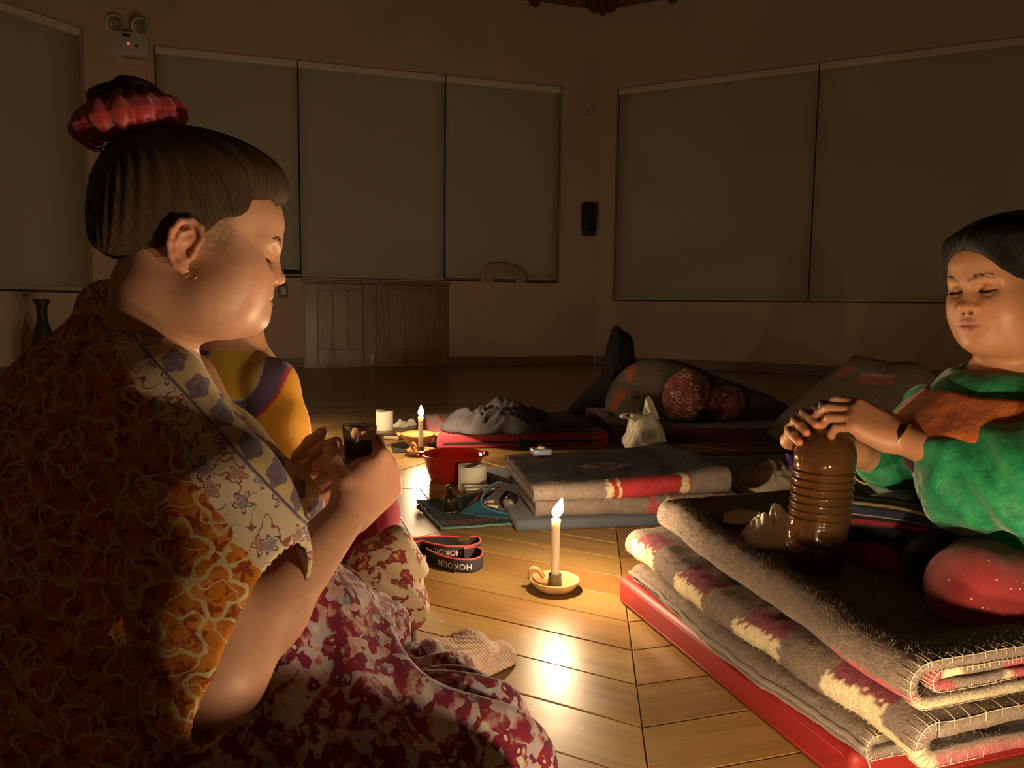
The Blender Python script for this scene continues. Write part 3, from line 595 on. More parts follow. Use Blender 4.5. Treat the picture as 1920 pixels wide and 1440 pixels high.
me = grid_me(G); o2 = link('cloth', me, bk, M_DARKFAB); md = o2.modifiers.new('t', 'SOLIDIFY'); md.thickness = .012
c_ = gr(1014, 853, .165); pk = empty('tissue_packet', (c_[0], c_[1], .166), 'small pale blue tissue packet on the grey blanket', 'tissue packet')
slab('packet', V(c_[0], c_[1], .168), (V(.97, .2, 0), V(-.2, .97, 0), Z3), (-.035, -.03, 0), (.035, .03, .022), .006, mat('blue_foil', (.25, .32, .45), .3), pk)
link('torn_tissue', crumple_me((c_[0]+.0, c_[1]-.005, .19), .014, .012, .012, 9, 16, .4, 60), pk, M_TISSUE)
# ---------------- far dark mat with the blanket mound and paisley pillows
pC = V(.60, 4.02, 0); dC = V(.995, .06, 0); dC /= np.linalg.norm(dC); nC = V(-dC[1], dC[0], 0)
mc = empty('floor_mattress', tuple(pC+dC*.9+nC*.4), 'dark maroon floor mattress carrying the paisley pillows', 'mattress')
slab('mattress_pad', pC, (dC, nC, Z3), (-.08, 0, 0), (1.75, .85, .072), .014, fuzzy('maroon_fabric', (.10, .03, .028), .8), mc)
# ---------------- mound of blanket, pillows, backrest, bags beyond the candles
def superell(c, ax, r, e=2.6, nu=28, nv=20, disp=None):
    v = []; 
    for i in range(nv+1):
        ph = -pi/2+pi*i/nv
        for j in range(nu):
            th = 2*pi*j/nu; f = lambda w_, p: math.copysign(abs(w_)**(2/p), w_)
            q = V(f(cos(ph), e)*f(cos(th), e), f(cos(ph), e)*f(sin(th), e), f(sin(ph), 2.2)); k = 1+(disp(q) if disp else 0)
            v.append(c+ax[0]*q[0]*r[0]*k+ax[1]*q[1]*r[1]*k+ax[2]*q[2]*r[2]*k)
    f_ = [(i*nu+j, i*nu+(j+1) % nu, (i+1)*nu+(j+1) % nu, (i+1)*nu+j) for i in range(nv) for j in range(nu)]
    return mesh(v, f_)
cM = V(.97, 4.62, .06)
def moundcol(P):
    c = np.tile(V(.165, .135, .105), (len(P), 1)); nz = vnoise(P, 60, 3)*.012
    for (x0, z0, dx, dz, L, w_) in ((.70, .33, .5, .85, .055, .014), (.63, .20, .5, .85, .04, .018), (.60, .13, .5, .85, .03, .018)):
        rx = P[:, 0]-x0; rz = P[:, 2]-z0; d = np.hypot(dx, dz); u = (rx*dx+rz*dz)/d; v = (-rx*dz+rz*dx)/d; c[(np.abs(u+nz) < L) & (np.abs(v+nz*.5) < w_) & (P[:, 1] < 4.75)] = (.42, .12, .055)
    return c
u = np.linspace(0, 1, 70); Gm = []
prof_top = cr([(.60, .05), (.585, .15), (.63, .27), (.72, .36), (.86, .40), (1.02, .385), (1.2, .32), (1.42, .24), (1.62, .15), (1.72, .06)], 10)
for (x, z) in prof_top:                                       # ridge line, swept down to both sides
    row = []
    for t in np.linspace(-1, 1, 31):
        wdt = .30*sqrt(max(z, .06)/.4); zz = .075+(max(z, .08)-.075)*(1-abs(t)**2.2)
        row.append(V(x+.02*sin(3*t+9*x), 4.62+t*wdt, zz+.012*vnoise(V(x*6, t*2, 3), 1., 5)))
    Gm.append(row)
me = grid_me(np.array(Gm)); P_ = np.array([v.co[:] for v in me.vertices]); set_col(me, moundcol(P_))
mo = empty('blanket_mound', tuple(cM), 'large mound of grey blanket with orange dashes behind the white plastic bag', 'blanket'); o2 = link('cloth', me, mo, M_VWOOL); o2.modifiers.new('t', 'SOLIDIFY').thickness = .01
# paisley pillows
n = NT('paisley_red'); o = n.obj(); nv_ = n.vor(o, 22., out=None, rnd=.75); d = nv_.outputs['Distance']; col_ = nv_.outputs['Color']
r1 = n.math('LESS_THAN', n.math('ABSOLUTE', n.math('SUBTRACT', d, n.math('MULTIPLY_ADD', n.xyz(col_)[0], .12, .26))), .045)
r2 = n.math('LESS_THAN', n.math('ABSOLUTE', n.math('SUBTRACT', n.vor(o, 50.), .22)), .05)
n.set(col=n.mix(n.math('MAXIMUM', r1, n.math('MULTIPLY', r2, .5)), n.ramp(n.noise(o, 12, 2), [(.35, (.11, .028, .022)), (.65, (.22, .035, .035))]), (.45, .33, .27)), rough=.8, sheen=.2).bump(n.noise(o, 300, 2), .2, .001); M_PAIS = n.m
for (px, py, Y, r, tilt, lab) in ((1287, 742, 4.26, (.125, .075, .145), 14, 'larger red paisley pillow leaning on the blanket mound'), (1360, 757, 4.33, (.115, .07, .10), -12, 'smaller red paisley pillow lying beside the larger one')):
    c = at(px, py, Y); a = radians(tilt); ax = (V(cos(a), 0, -sin(a)), V(0, 1, .12), V(sin(a), -.12, cos(a))); z0 = c[2]
    e = empty('pillow', (c[0], c[1], .072), lab, 'pillow', 'paisley pillows'); link('cushion', superell(c, ax, r, 2.4, 36, 24, lambda q: .05*sin(5*q[0]+3*q[2])), e, M_PAIS)
    link('piping', mesh(*tube_vf([c+ax[0]*r[0]*1.0*cos(t)*(abs(cos(t))**-.12 if abs(cos(t)) > .05 else 1)+ax[2]*r[2]*1.0*sin(t) for t in np.linspace(0, 2*pi, 40, endpoint=False)], .004, 6, True)), e, M_PAIS)
# folded grey blanket on the reclining backrest behind the woman in green
pts = [[(1438, 822, 3.62), (1452, 800, 3.66), (1500, 755, 3.74), (1548, 712, 3.82), (1588, 682, 3.88), (1612, 688, 4.0)],
       [(1470, 832, 3.58), (1495, 806, 3.62), (1540, 765, 3.70), (1585, 725, 3.80), (1622, 690, 3.88), (1645, 694, 4.0)],
       [(1530, 850, 3.54), (1555, 822, 3.58), (1600, 784, 3.68), (1640, 735, 3.78), (1662, 697, 3.88), (1685, 700, 4.0)],
       [(1620, 870, 3.50), (1650, 836, 3.56), (1680, 790, 3.66), (1700, 740, 3.76), (1708, 698, 3.86), (1715, 700, 3.98)],
       [(1720, 880, 3.48), (1745, 846, 3.54), (1755, 800, 3.64), (1752, 750, 3.74), (1742, 716, 3.84), (1735, 712, 3.96)]]
G = patch([[at(*p) for p in r] for r in pts], 9); nu_, nv_ = G.shape[:2]
me = grid_me(G); UU, VV = np.meshgrid(np.linspace(0, 1, nu_), np.linspace(0, 1, nv_), indexing='ij'); cc = np.tile(V(.17, .135, .10), (nu_*nv_, 1)); U_ = UU.ravel(); V2 = VV.ravel()
cc[(U_ > .30) & (U_ < .60) & (V2 > .60) & (V2 < .67)] = (.36, .13, .08); cc[(U_ > .30) & (U_ < .60) & (V2 > .67) & (V2 < .71)] = (.40, .33, .24); cc[(U_ > .04) & (U_ < .16) & (V2 > .62) & (V2 < .72)] = (.36, .11, .07); cc[(U_ > .045) & (U_ < .06)] *= .6
set_col(me, cc); brx = empty('backrest', tuple(at(1600, 870, 3.6)*V(1, 1, 0)), 'reclining floor backrest draped with a grey striped blanket', 'backrest')
o2 = link('blanket_cover', me, brx, M_VWOOL); md = o2.modifiers.new('t', 'SOLIDIFY'); md.thickness = .045; md.offset = 1; o2.modifiers.new('b', 'BEVEL').width = .012
bp = [at(1470, 832, 3.68), at(1740, 850, 3.66), at(1745, 715, 4.02), at(1590, 690, 4.04)]
mb = MB(); q = [V(p[0], p[1], 0) for p in (at(1470, 832, 3.75), at(1740, 850, 3.75), at(1740, 850, 4.25), at(1560, 832, 4.25))]; tz = [.03, .03, .34, .34]
mb.add(q+[q[i]*V(1, 1, 0)+Z3*tz[i] for i in range(4)], [(0, 3, 2, 1), (4, 5, 6, 7), (0, 1, 5, 4), (1, 2, 6, 5), (2, 3, 7, 6), (3, 0, 4, 7)]); link('support', mb.me(), brx, M_DARKFAB, smooth=False)
# dark slumped bag by the far wall side of the mound
pts = [(1062, 778), (1100, 735), (1128, 700), (1140, 640), (1150, 616), (1172, 618), (1188, 650), (1195, 700), (1180, 760), (1150, 786)]
db = empty('dark_bundle', tuple(at(1140, 770, 5.05)*V(1, 1, 0)), 'black bundle of clothes heaped at the left end of the blanket mound', 'bundle')
Yb = 5.1; ring = cr([at(x, y, Yb) for x, y in pts], 6, True); cen = ring.mean(0); G = []
for t in np.linspace(0, 1, 12): 
    k = cos(t*pi-pi/2) if True else 1; k = max(0.02, sin(pi*t))**.6; G.append([cen+(p-cen)*k*(1+.05*sin(7*i+5*t))+V(0, (t-.5)*.34, 0) for i, p in enumerate(ring)])
link('cloth', grid_me(np.array(G).transpose(1, 0, 2), closed_u=True), db, M_DARKFAB)
# pale crumpled clothes on the black blanket
c_ = at(1420, 885, 2.72); crumpled('crumpled_shirt', crumple_me((c_[0]+.05, c_[1]+.02, .062), .16, .13, .12, 12, 80, .4, 8, .3, .3), 'pale crumpled shirt lying on the black blanket beside the bottle', 'shirt', mat('pale_cotton', (.55, .47, .39), .85), 'cloth', .003, c=(c_[0], c_[1], .062))
sh = bpy.data.objects['crumpled_shirt']; a_ = at(1476, 850, 2.66); link('purple_label', mesh(*tube_vf([a_, a_+V(.008, 0, -.02), a_+V(.018, 0, -.045)], [.008, .009, .006], 8)), sh, mat('purple_cloth', (.10, .05, .22), .7))
# small things strewn on the far mats
# white carrier bag
bg = empty('plastic_bag', (*at(1210, 846, 3.62)[:2], 0), 'white plastic carrier bag with upright handles', 'bag')
n = NT('bag_film'); o = n.obj(); n.set(col=(.80, .76, .58), rough=.35, trans=.25, alpha=.92, sss=.3, sssr=(.5, .5, .4), ssss=.01).bump(n.noise(n.mapv(o, (18, 18, 5)), 3., 4), .5, .01); M_BAG = n.m
Yg = 3.62; hull = []
for (y, xl, xr, dp) in ((846, 1186, 1238, .02), (838, 1176, 1248, .07), (822, 1168, 1250, .085), (802, 1174, 1246, .085), (785, 1178, 1238, .07), (774, 1182, 1230, .055), (768, 1184, 1226, .04)):
    L_ = at(xl, y, Yg); R2 = at(xr, y, Yg); c = (L_+R2)/2; hw = (R2-L_)[0]/2; row = []
    for j in range(40):
        a = 2*pi*j/40; k = 1+.06*sin(6*a+y*.08)+.04*sin(11*a+y*.2); row.append(c+V(hw*cos(a)*(1 if abs(cos(a)) > .97 else k), dp*sin(a)*k, .004*sin(5*a)))
    hull.append(row)
hull = np.array(hull); hz = hull[0, :, 2].mean(); hull[..., 2] -= hz-.004; dzb = hz-.004
bd = link('bag_body', grid_me(cr_rows(hull) if False else np.array([cr(hull[:, j], 5) for j in range(40)]), closed_u=True), bg, M_BAG); bd.modifiers.new('t', 'SOLIDIFY').thickness = .0012
def strap_patch(path, w0, Yc, name):
    G = [];
    for (x, y, wpx) in path: c = at(x, y, Yc); c[2] -= dzb; G.append([c+V(t*wpx*Yc/FPX, .012*sin(5*t+.3*y), .004*t) for t in np.linspace(-.5, .5, 7)])
    G = np.array(G); G = np.array([cr(G[:, j], 6) for j in range(7)]).transpose(1, 0, 2); o = link(name, grid_me(G), bg, M_BAG); o.modifiers.new('t', 'SOLIDIFY').thickness = .0014
strap_patch([(1216, 776, 22), (1213, 762, 13), (1214, 748, 8), (1214, 736, 7), (1220, 745, 8), (1224, 760, 10), (1228, 778, 16)], 0, Yg-.02, 'handle')
strap_patch([(1200, 788, 16), (1194, 780, 14), (1182, 775, 13), (1170, 774, 12), (1168, 770, 9), (1180, 767, 9), (1195, 772, 12), (1202, 782, 14)], 0, Yg-.04, 'handle')
# ---------------- basin, rolls, bowl
n = NT('red_translucent_plastic'); n.set(col=(.55, .035, .02), rough=.18, trans=.55, ior=1.35, spec=.5, sss=0.); M_BASIN = n.m
cb = gr(850, 899); bs = empty('basin', tuple(cb), 'translucent red plastic basin in front of the far candle', 'basin')
link('bowl', mesh(*lathe_vf([(0, .002), (.088, .0), (.093, .004), (.108, .050), (.119, .096), (.132, .102), (.134, .107), (.128, .1085), (.116, .104), (.104, .055), (.090, .009), (0, .007)], 56, cb)), bs, M_BASIN)
for a in (.15, pi+.15): link('lip_grip', mesh(*tube_vf([cb+V(cos(a+q)*.133, sin(a+q)*.133, .104) for q in np.linspace(-.25, .25, 8)], [.003, .008, .011, .012, .012, .011, .008, .003], 8)), bs, M_BASIN)
link('liquid', mesh(*lathe_vf([(0, .045), (.1035, .045), (.103, .044), (0, .044)], 40, cb)), bs, mat('dark_red_water', (.12, .006, .006), .05, spec=.6))
n = NT('roll_paper'); o = n.obj(); n.set(col=(.78, .74, .62), rough=.9).bump(n.noise(n.mapv(o, (60, 60, 400)), 1., 3), .2, .001); M_ROLL = n.m
def roll(c, r, h, lab, flap=True):
    e = empty('toilet_roll', tuple(c), lab, 'toilet roll', 'toilet rolls'); rc = r*.40
    v, f = lathe_vf([(rc, 0), (r*.97, 0), (r, .003), (r, h-.003), (r*.97, h), (rc, h-.002), (rc, 0)], 48, c)
    v = [(x, y, z-(.006*(.5+.5*sin(2*atan2(y-c[1], x-c[0])-.6)) if z > c[2]+h*.8 else 0)) for x, y, z in v]
    link('paper', mesh(v, f), e, M_ROLL); link('core', mesh(*lathe_vf([(rc*.98, .004), (rc*.98, h-.004), (rc*.9, h-.004), (rc*.9, .004)], 24, c)), e, mat('cardboard', (.18, .12, .07), .9))
    if flap:
        G = [[V(c[0]+(r+.0012+.002*t*t)*cos(a), c[1]+(r+.0012+.002*t*t)*sin(a), c[2]+h*(.02+.94*t2)) for t2 in np.linspace(0, 1, 6)] for t, a in zip(np.linspace(0, 1, 12), np.linspace(-2.0, -.8, 12))]
        link('loose_sheet', grid_me(G), e, M_ROLL)
roll(gr(886, 918), .0545, .100, 'toilet roll standing in front of the red basin')
roll(gr(721, 806), .048, .112, 'toilet roll standing in the dark left of the far candle')
# orange clay bowl on a dark cloth
co = gr(784, 841); co[2] = .006; bo = empty('clay_bowl', tuple(co), 'orange terracotta bowl with two small lugs', 'bowl')
link('bowl', mesh(*lathe_vf([(0, .002), (.035, 0), (.042, .005), (.066, .034), (.084, .064), (.087, .070), (.083, .071), (.078, .064), (.058, .034), (.03, .012), (0, .010)], 48, co)), bo, M_CLAY)
for a in (.1, pi+.1):
    link('lug', mesh(*tube_vf(cr([co+V(cos(a+q)*rr_, sin(a+q)*rr_, zz) for q, rr_, zz in ((-.25, .083, .062), (-.15, .096, .066), (0, .101, .069), (.15, .096, .066), (.25, .083, .062))], 4), .006, 8)), bo, M_CLAY)
dc = empty('dark_cloth', (co[0], co[1], 0), 'small black cloth lying under the orange clay bowl', 'cloth')
link('cloth', mesh(*obox_vf(V(co[0], co[1], 0), (V(.98, .2, 0), V(-.2, .98, 0), Z3), (-.125, -.11, .0003), (.13, .12, .0055), .002)), dc, M_DARKFAB)
# tissues and small dark items beside the far roll
for i, (px, py, s_, lab) in enumerate(((752, 800, .045, 'crumpled tissue lying between the far toilet roll and the far candle'), (770, 797, .038, 'small crumpled tissue close behind the flame of the far candle'))):
    c = gr(px, py); crumpled('crumpled_tissue', crumple_me((c[0], c[1], .001), s_, s_*.8, .05, 21+i, 34, .6, 40, .4*i, .3), lab, 'tissue', M_TISSUE, 'paper', .0012, 'crumpled tissues by the far candle', c=(c[0], c[1], 0))
c = gr(735, 822); pc = empty('pouch', tuple(c), 'flat dark pouch lying in front of the far toilet roll', 'pouch'); slab('body', c, (V(.97, -.2, 0), V(.2, .97, 0), Z3), (-.07, -.035, 0), (.08, .04, .022), .009, mat('dark_brown_leather', (.045, .03, .02), .45), pc)
slab('flap', c, (V(.97, -.2, 0), V(.2, .97, 0), Z3), (-.03, -.040, .003), (.05, -.034, .02), .002, mat('tan_leather', (.35, .26, .16), .5), pc)
# ---------------- green knitted cloth, crocheted pouch, vial, clear case
n = NT('green_knit'); o = n.obj(); uv = n.uv(); X = n.xyz(uv); st = n.math('LESS_THAN', n.math('ABSOLUTE', n.math('SUBTRACT', X[1], .16)), .055); zz = n.math('SINE', n.math('MULTIPLY', n.math('ADD', X[0], n.math('MULTIPLY', X[1], .3)), 90.))
n.set(col=n.mix(st, n.ramp(n.noise(o, 60, 3), [(.3, (.012, .035, .03)), (.7, (.03, .06, .05))]), n.mix(n.math('GREATER_THAN', zz, 0.), (.22, .05, .07), (.06, .05, .05))), rough=.95).bump(n.noise(o, 350, 2), .6, .002); M_GREENK = n.m
M_EDGE = fuzzy('green_blue_edging', (.10, .20, .19), .95, 300, .5)
q4 = [gr(783, 943), gr(828, 995), gr(1000, 983), gr(962, 925)]; nn_ = 22; G = np.zeros((nn_, nn_, 3)); UVg = np.zeros((nn_, nn_, 2))
for i in range(nn_):
    for j in range(nn_):
        u_, v_ = i/(nn_-1), j/(nn_-1); p = (q4[0]*(1-u_)+q4[3]*u_)*(1-v_)+(q4[1]*(1-u_)+q4[2]*u_)*v_
        p = p+V(0, 0, .004+.004*max(0, vnoise(V(u_*5, v_*5, 1), 1., 4))); G[i, j] = p; UVg[i, j] = (u_, 1-v_)
kc = empty('knitted_cloth', tuple(G.reshape(-1, 3).mean(0)*V(1, 1, 0)), 'dark green knitted cloth with a bluish crochet edge on the floor', 'cloth'); o2 = link('cloth', grid_me(G, UVg), kc, M_GREENK); md = o2.modifiers.new('t', 'SOLIDIFY'); md.thickness = .003
bd = np.concatenate([G[:, 0], G[-1, 1:], G[-2::-1, -1], G[0, -2:0:-1]]); link('crochet_edge', mesh(*tube_vf([p+V(0, 0, .002)+V(*rng.normal(0, .0015, 3)) for p in bd], .004, 6, True)), kc, M_EDGE)
n = NT('blue_crochet'); o = n.obj(); uv = n.uv(); X = n.xyz(uv); st = n.math('GREATER_THAN', X[1], .62); chk = n.math('GREATER_THAN', n.math('SINE', n.math('MULTIPLY', n.math('ADD', X[0], X[1]), 70.)), .0)
n.set(col=n.mix(st, n.ramp(n.noise(o, 60, 3), [(.3, (.015, .085, .17)), (.7, (.03, .14, .25))]), n.mix(chk, (.30, .05, .12), (.07, .06, .10))), rough=.95).bump(n.noise(o, 320, 2), .6, .002); M_BLUEC = n.m
pg = empty('crochet_pouch', tuple(gr(922, 968)), 'open blue crochet pouch with pink stripes lying on the green cloth', 'pouch')
fr_ = [(868, 966, 2.50, .006), (890, 973, 2.47, .005), (930, 975, 2.455, .005), (962, 974, 2.46, .005)]
front = [at(866, 966, 2.52), at(895, 974, 2.48), at(930, 975, 2.46), at(965, 974, 2.47)]
mouth = [at(900, 944, 2.56), at(908, 958, 2.53), at(925, 966, 2.50), at(968, 972, 2.48)]
# lower lip: blue panel
row0 = [at(862, 962, 2.53), at(885, 971, 2.50), at(915, 974, 2.48), at(950, 974, 2.47), at(972, 973, 2.47)]; row1 = [at(880, 950, 2.56), at(897, 960, 2.53), at(917, 966, 2.51), at(948, 969, 2.49), at(972, 971, 2.48)]; row2 = [at(903, 936, 2.60), at(903, 945, 2.57), at(915, 954, 2.545), at(945, 963, 2.52), at(973, 969, 2.49)]
for r in (row0, row1, row2):
    for p in r: p[2] = max(p[2], .010)
G = patch([row0, row1, row2], 8); uv_ = np.stack(np.meshgrid(np.linspace(0, .6, G.shape[0]), np.linspace(0, 1, G.shape[1]), indexing='ij'), -1); o2 = link('front_panel', grid_me(G, uv_[..., ::-1]*V(1, .9)), pg, M_BLUEC); o2.modifiers.new('t', 'SOLIDIFY').thickness = .004
rowb = [[at(866, 958, 2.55), at(884, 940, 2.60), at(905, 922, 2.66), at(935, 905, 2.74)], [at(903, 944, 2.58), at(907, 930, 2.63), at(918, 917, 2.68), at(945, 905, 2.74)]]
for r in rowb:
    for p in r: p[2] = max(p[2], .012)
G = patch(rowb, 8); uv_ = np.stack(np.meshgrid(np.linspace(.4, 1, G.shape[0]), np.linspace(.66, 1, G.shape[1]), indexing='ij'), -1); o2 = link('side_panel', grid_me(G, uv_), pg, M_BLUEC); o2.modifiers.new('t', 'SOLIDIFY').thickness = .004
rowc = [[at(905, 940, 2.60), at(925, 952, 2.56), at(960, 965, 2.52), at(985, 972, 2.50)], [at(925, 925, 2.68), at(945, 938, 2.64), at(972, 950, 2.60), at(990, 958, 2.56)], [at(945, 904, 2.76), at(965, 915, 2.72), at(985, 930, 2.66), at(996, 945, 2.60)]]
for i, r in enumerate(rowc):
    for p in r: p[2] = max(p[2], .009)
G = patch(rowc, 8); uv_ = np.stack(np.meshgrid(np.linspace(0, 1, G.shape[0]), np.linspace(0, .5, G.shape[1]), indexing='ij'), -1); o2 = link('back_panel', grid_me(G, uv_), pg, fuzzy('grey_lining', (.11, .10, .13), .95, 260, .4)); o2.modifiers.new('t', 'SOLIDIFY').thickness = .004
ed = cr([at(935, 904, 2.74), at(918, 914, 2.68), at(906, 928, 2.63), at(902, 943, 2.57), at(915, 955, 2.54), at(945, 964, 2.51), at(974, 971, 2.49)], 6)
ed[:, 2] = np.maximum(ed[:, 2]+.003, .012); link('mouth_edge', mesh(*tube_vf(ed, .004, 6)), pg, fuzzy('teal_edging', (.04, .20, .26), .95, 300, .5))
link('far_edge', mesh(*tube_vf(cr([at(935, 904, 2.74), at(960, 910, 2.74), at(985, 928, 2.67), at(996, 945, 2.60)], 6), .0035, 6)), pg, M_EDGE)
for i, (p, q, lab) in enumerate((((912, 950, 2.57), (934, 954, 2.55), 'hand-rolled cigarette lying in the mouth of the crochet pouch'), ((908, 946, 2.59), (926, 943, 2.60), 'short pale cigarette stub in the mouth of the crochet pouch'))):
    a_, b_ = at(*p)+Z3*.006, at(*q)+Z3*.006; e = empty('cigarette', tuple(a_), lab, 'cigarette'); link('paper', mesh(*tube_vf([a_, (a_+b_)/2, b_], [.0042, .0048, .0045], 10)), e, M_CREAM)
c_ = at(921, 944, 2.61); crumpled('folded_paper', crumple_me((c_[0], c_[1], c_[2]), .022, .02, .016, 31, 26, .5, 60), 'folded scrap of cream paper inside the crochet pouch', 'paper', mat('cream_paper', (.60, .54, .34), .8), 'paper', .001, c=tuple(c_))
jr = at(955, 950, 2.55); jx = V(-.25, -.93, -.15); jx /= np.linalg.norm(jx); je = empty('small_jar', tuple(jr), 'small dark jar lying in the crochet pouch with its lid towards the viewer', 'jar')
jr = jr+Z3*.012; link('glass_body', mesh(*tube_vf([jr-jx*.05, jr-jx*.045, jr-jx*.005, jr+jx*.002], [.016, .021, .021, .017], 20)), je, mat('dark_glass', (.015, .012, .02), .12, spec=.6)); link('lid', mesh(*tube_vf([jr+jx*.002, jr+jx*.004, jr+jx*.014, jr+jx*.016, jr+jx*.014], [.017, .019, .019, .016, .008], 20)), je, mat('grey_lid', (.16, .15, .14), .35))
# vial
n = NT('clear_glass'); n.set(col=(.95, .95, .93), rough=.03, trans=1., ior=1.45); M_GLASS = n.m
cv = gr(847, 966); cv[2] = .008; vx = V(-.10, .08, 1.); vx /= np.linalg.norm(vx); ve = empty('glass_vial', tuple(cv), 'small glass bottle with amber liquid standing on the green cloth', 'bottle')
T = lambda z: cv+vx*z
link('glass', mesh(*tube_vf([T(0), T(.001), T(.006), T(.052), T(.062), T(.068), T(.078), T(.0785), T(.068), T(.060), T(.050), T(.008)], [.008, .021, .024, .024, .017, .011, .011, .009, .0085, .014, .022, .022], 24)), ve, M_GLASS)
link('liquid', mesh(*tube_vf([T(.007), T(.009), T(.040), T(.0405)], [.012, .0215, .0215, .015], 24)), ve, mat('amber_liquid', (.16, .07, .02), .1, trans=.6)); link('cap', mesh(*tube_vf([T(.0795), T(.081), T(.094), T(.096)], [.009, .0125, .012, .006], 18)), ve, M_BLACK)
# clear case
cq = gr(916, 935); n = NT('clear_case'); n.set(col=(.9, .9, .88), rough=.08, trans=.95, ior=1.3); M_CASE = n.m
ce = empty('clear_case', tuple(cq), 'clear plastic box standing by the toilet roll', 'box'); ax = (V(.985, .17, 0), V(-.17, .985, 0), Z3)
slab('box', cq, ax, (-.085, -.03, .001), (.085, .03, .045), .004, M_CASE, ce); mb = MB()
for y_ in (-.031, .029): mb.add(*obox_vf(cq, ax, (-.086, y_, .0405), (.086, y_+.002, .0465)))
for x_ in (-.087, .085): mb.add(*obox_vf(cq, ax, (x_, -.031, .0405), (x_+.002, .031, .0465)))
link('rim', mb.me(), ce, mat('case_rim', (.65, .63, .58), .2), smooth=False)
# beaded tassel
kb = empty('beaded_tassel', tuple(gr(1012, 975)), 'small white beaded tassel at the corner of the green cloth', 'tassel')
for i in range(9):
    p = gr(1006+i % 3*6+i//3*2, 970+i//3*5)+V(0, 0, .006+.003*(i % 2)); link('bead', mesh(*lathe_vf([(.0, -.005), (.004, -.003), (.0055, 0), (.004, .003), (0, .005)], 8, p)), kb, mat('white_bead', (.6, .58, .55), .3) if i == 0 else bpy.data.materials['white_bead'])
# ---------------- head-torch straps with printed lettering
M_STRAP = fuzzy('strap_black', (.035, .028, .032), .7, 500, .3, .0006, .0); M_STRAPR = mat('strap_red_edge', (.75, .035, .03), .6, sheen=.2); M_PRINT = mat('strap_print', (.62, .58, .52), .5)
ht = empty('headlamp', tuple(gr(845, 1066)), 'head torch with a looped black strap with red edges lying on the boards', 'headlamp')
def text_me(s, size):
    cu = bpy.data.curves.new('t', 'FONT'); cu.body = s; cu.size = size; cu.align_x = 'CENTER'; cu.align_y = 'CENTER'; cu.resolution_u = 3; cu.space_character = 1.05
    o = bpy.data.objects.new('t', cu); me = bpy.data.meshes.new_from_object(o); bpy.data.objects.remove(o); return me
def band(ctrl, h, z0, name, txt=(), lean=0.):
    P = cr([V(*gr(*p)[:2], 0) for p in ctrl], 14); s = np.concatenate([[0], np.cumsum(np.linalg.norm(np.diff(P, axis=0), axis=1))])
    d = np.gradient(P, axis=0); d /= np.linalg.norm(d, axis=1)[:, None]; nr = np.stack([d[:, 1], -d[:, 0], 0*d[:, 0]], 1)
    zo = z0 if np.ndim(z0) else np.full(len(P), z0)
    zb = np.interp(np.linspace(0, 1, len(P)), np.linspace(0, 1, len(zo)), zo)
    G = [[P[i]+Z3*(zb[i]+h*t)+nr[i]*lean*t for t in np.linspace(0, 1, 6)] for i in range(len(P))]
    o = link(name, grid_me(G), ht, M_STRAP); md = o.modifiers.new('t', 'SOLIDIFY'); md.thickness = .0022; md.offset = 0
    for t in (1.0,): link('red_edge', mesh(*tube_vf([P[i]+Z3*(zb[i]+h*t)+nr[i]*lean*t for i in range(len(P))], .0021, 6)), o, M_STRAPR)
    for (w_, sc_, size) in txt:                              # printed words stand on their head
        me = text_me(w_, size)
        for v in me.vertices:
            x, y = -v.co[0], -v.co[1]*1.0; sp_ = sc_*s[-1]+x
            p = V(*[np.interp(sp_, s, P[:, k]) for k in range(3)]); nn2 = V(*[np.interp(sp_, s, nr[:, k]) for k in range(3)]); z_ = np.interp(sp_, s, zb)+h*.47+y
            v.co = p+Z3*z_+nn2*(.0016+lean*.5)
        link('printed_word', me, o, M_PRINT, smooth=False)
band([(800, 1052), (822, 1064), (850, 1072), (880, 1074), (900, 1068), (904, 1056), (890, 1049), (870, 1052)], .036, [0, 0, 0, 0, 0, 0, 0], 'strap', [('HOKOILN', .36, .022)])
band([(758, 1050), (772, 1042), (790, 1036), (812, 1043), (840, 1048), (868, 1048), (885, 1046), (900, 1040), (897, 1030), (880, 1028)], .034, [0, 0, .0, .003, .003, .003, .003, .002, .0], 'strap', [('HOKOIL', .48, .022), ('N', .80, .022)])
band([(745, 1040), (760, 1030), (790, 1026), (830, 1024), (860, 1026)], .030, [0, .0, 0, 0], 'strap')
hp = gr(770, 1050); slab('lamp_body', hp, (V(.96, .28, 0), V(-.28, .96, 0), Z3), (-.03, -.012, .0005), (.022, .02, .034), .008, M_BLACK, ht)
cl_ = gr(792, 1062); slab('buckle', cl_, (V(.96, -.28, 0), V(.28, .96, 0), Z3), (-.008, -.003, .004), (.010, .002, .030), .002, mat('grey_green_clip', (.30, .33, .27), .35), ht)
sl = gr(868, 1044); slab('slider', sl, (V(1, -.05, 0), V(.05, 1, 0), Z3), (-.018, .0, .030), (.018, .006, .044), .002, M_BLACK, ht)
for px, py in ((852, 1073), (889, 1046)): p_ = gr(px, py); slab('keeper_loop', p_, (V(1, 0, 0), V(0, 1, 0), Z3), (-.002, -.007, 0), (.002, .001, .036), .0005, M_BLACK, ht)
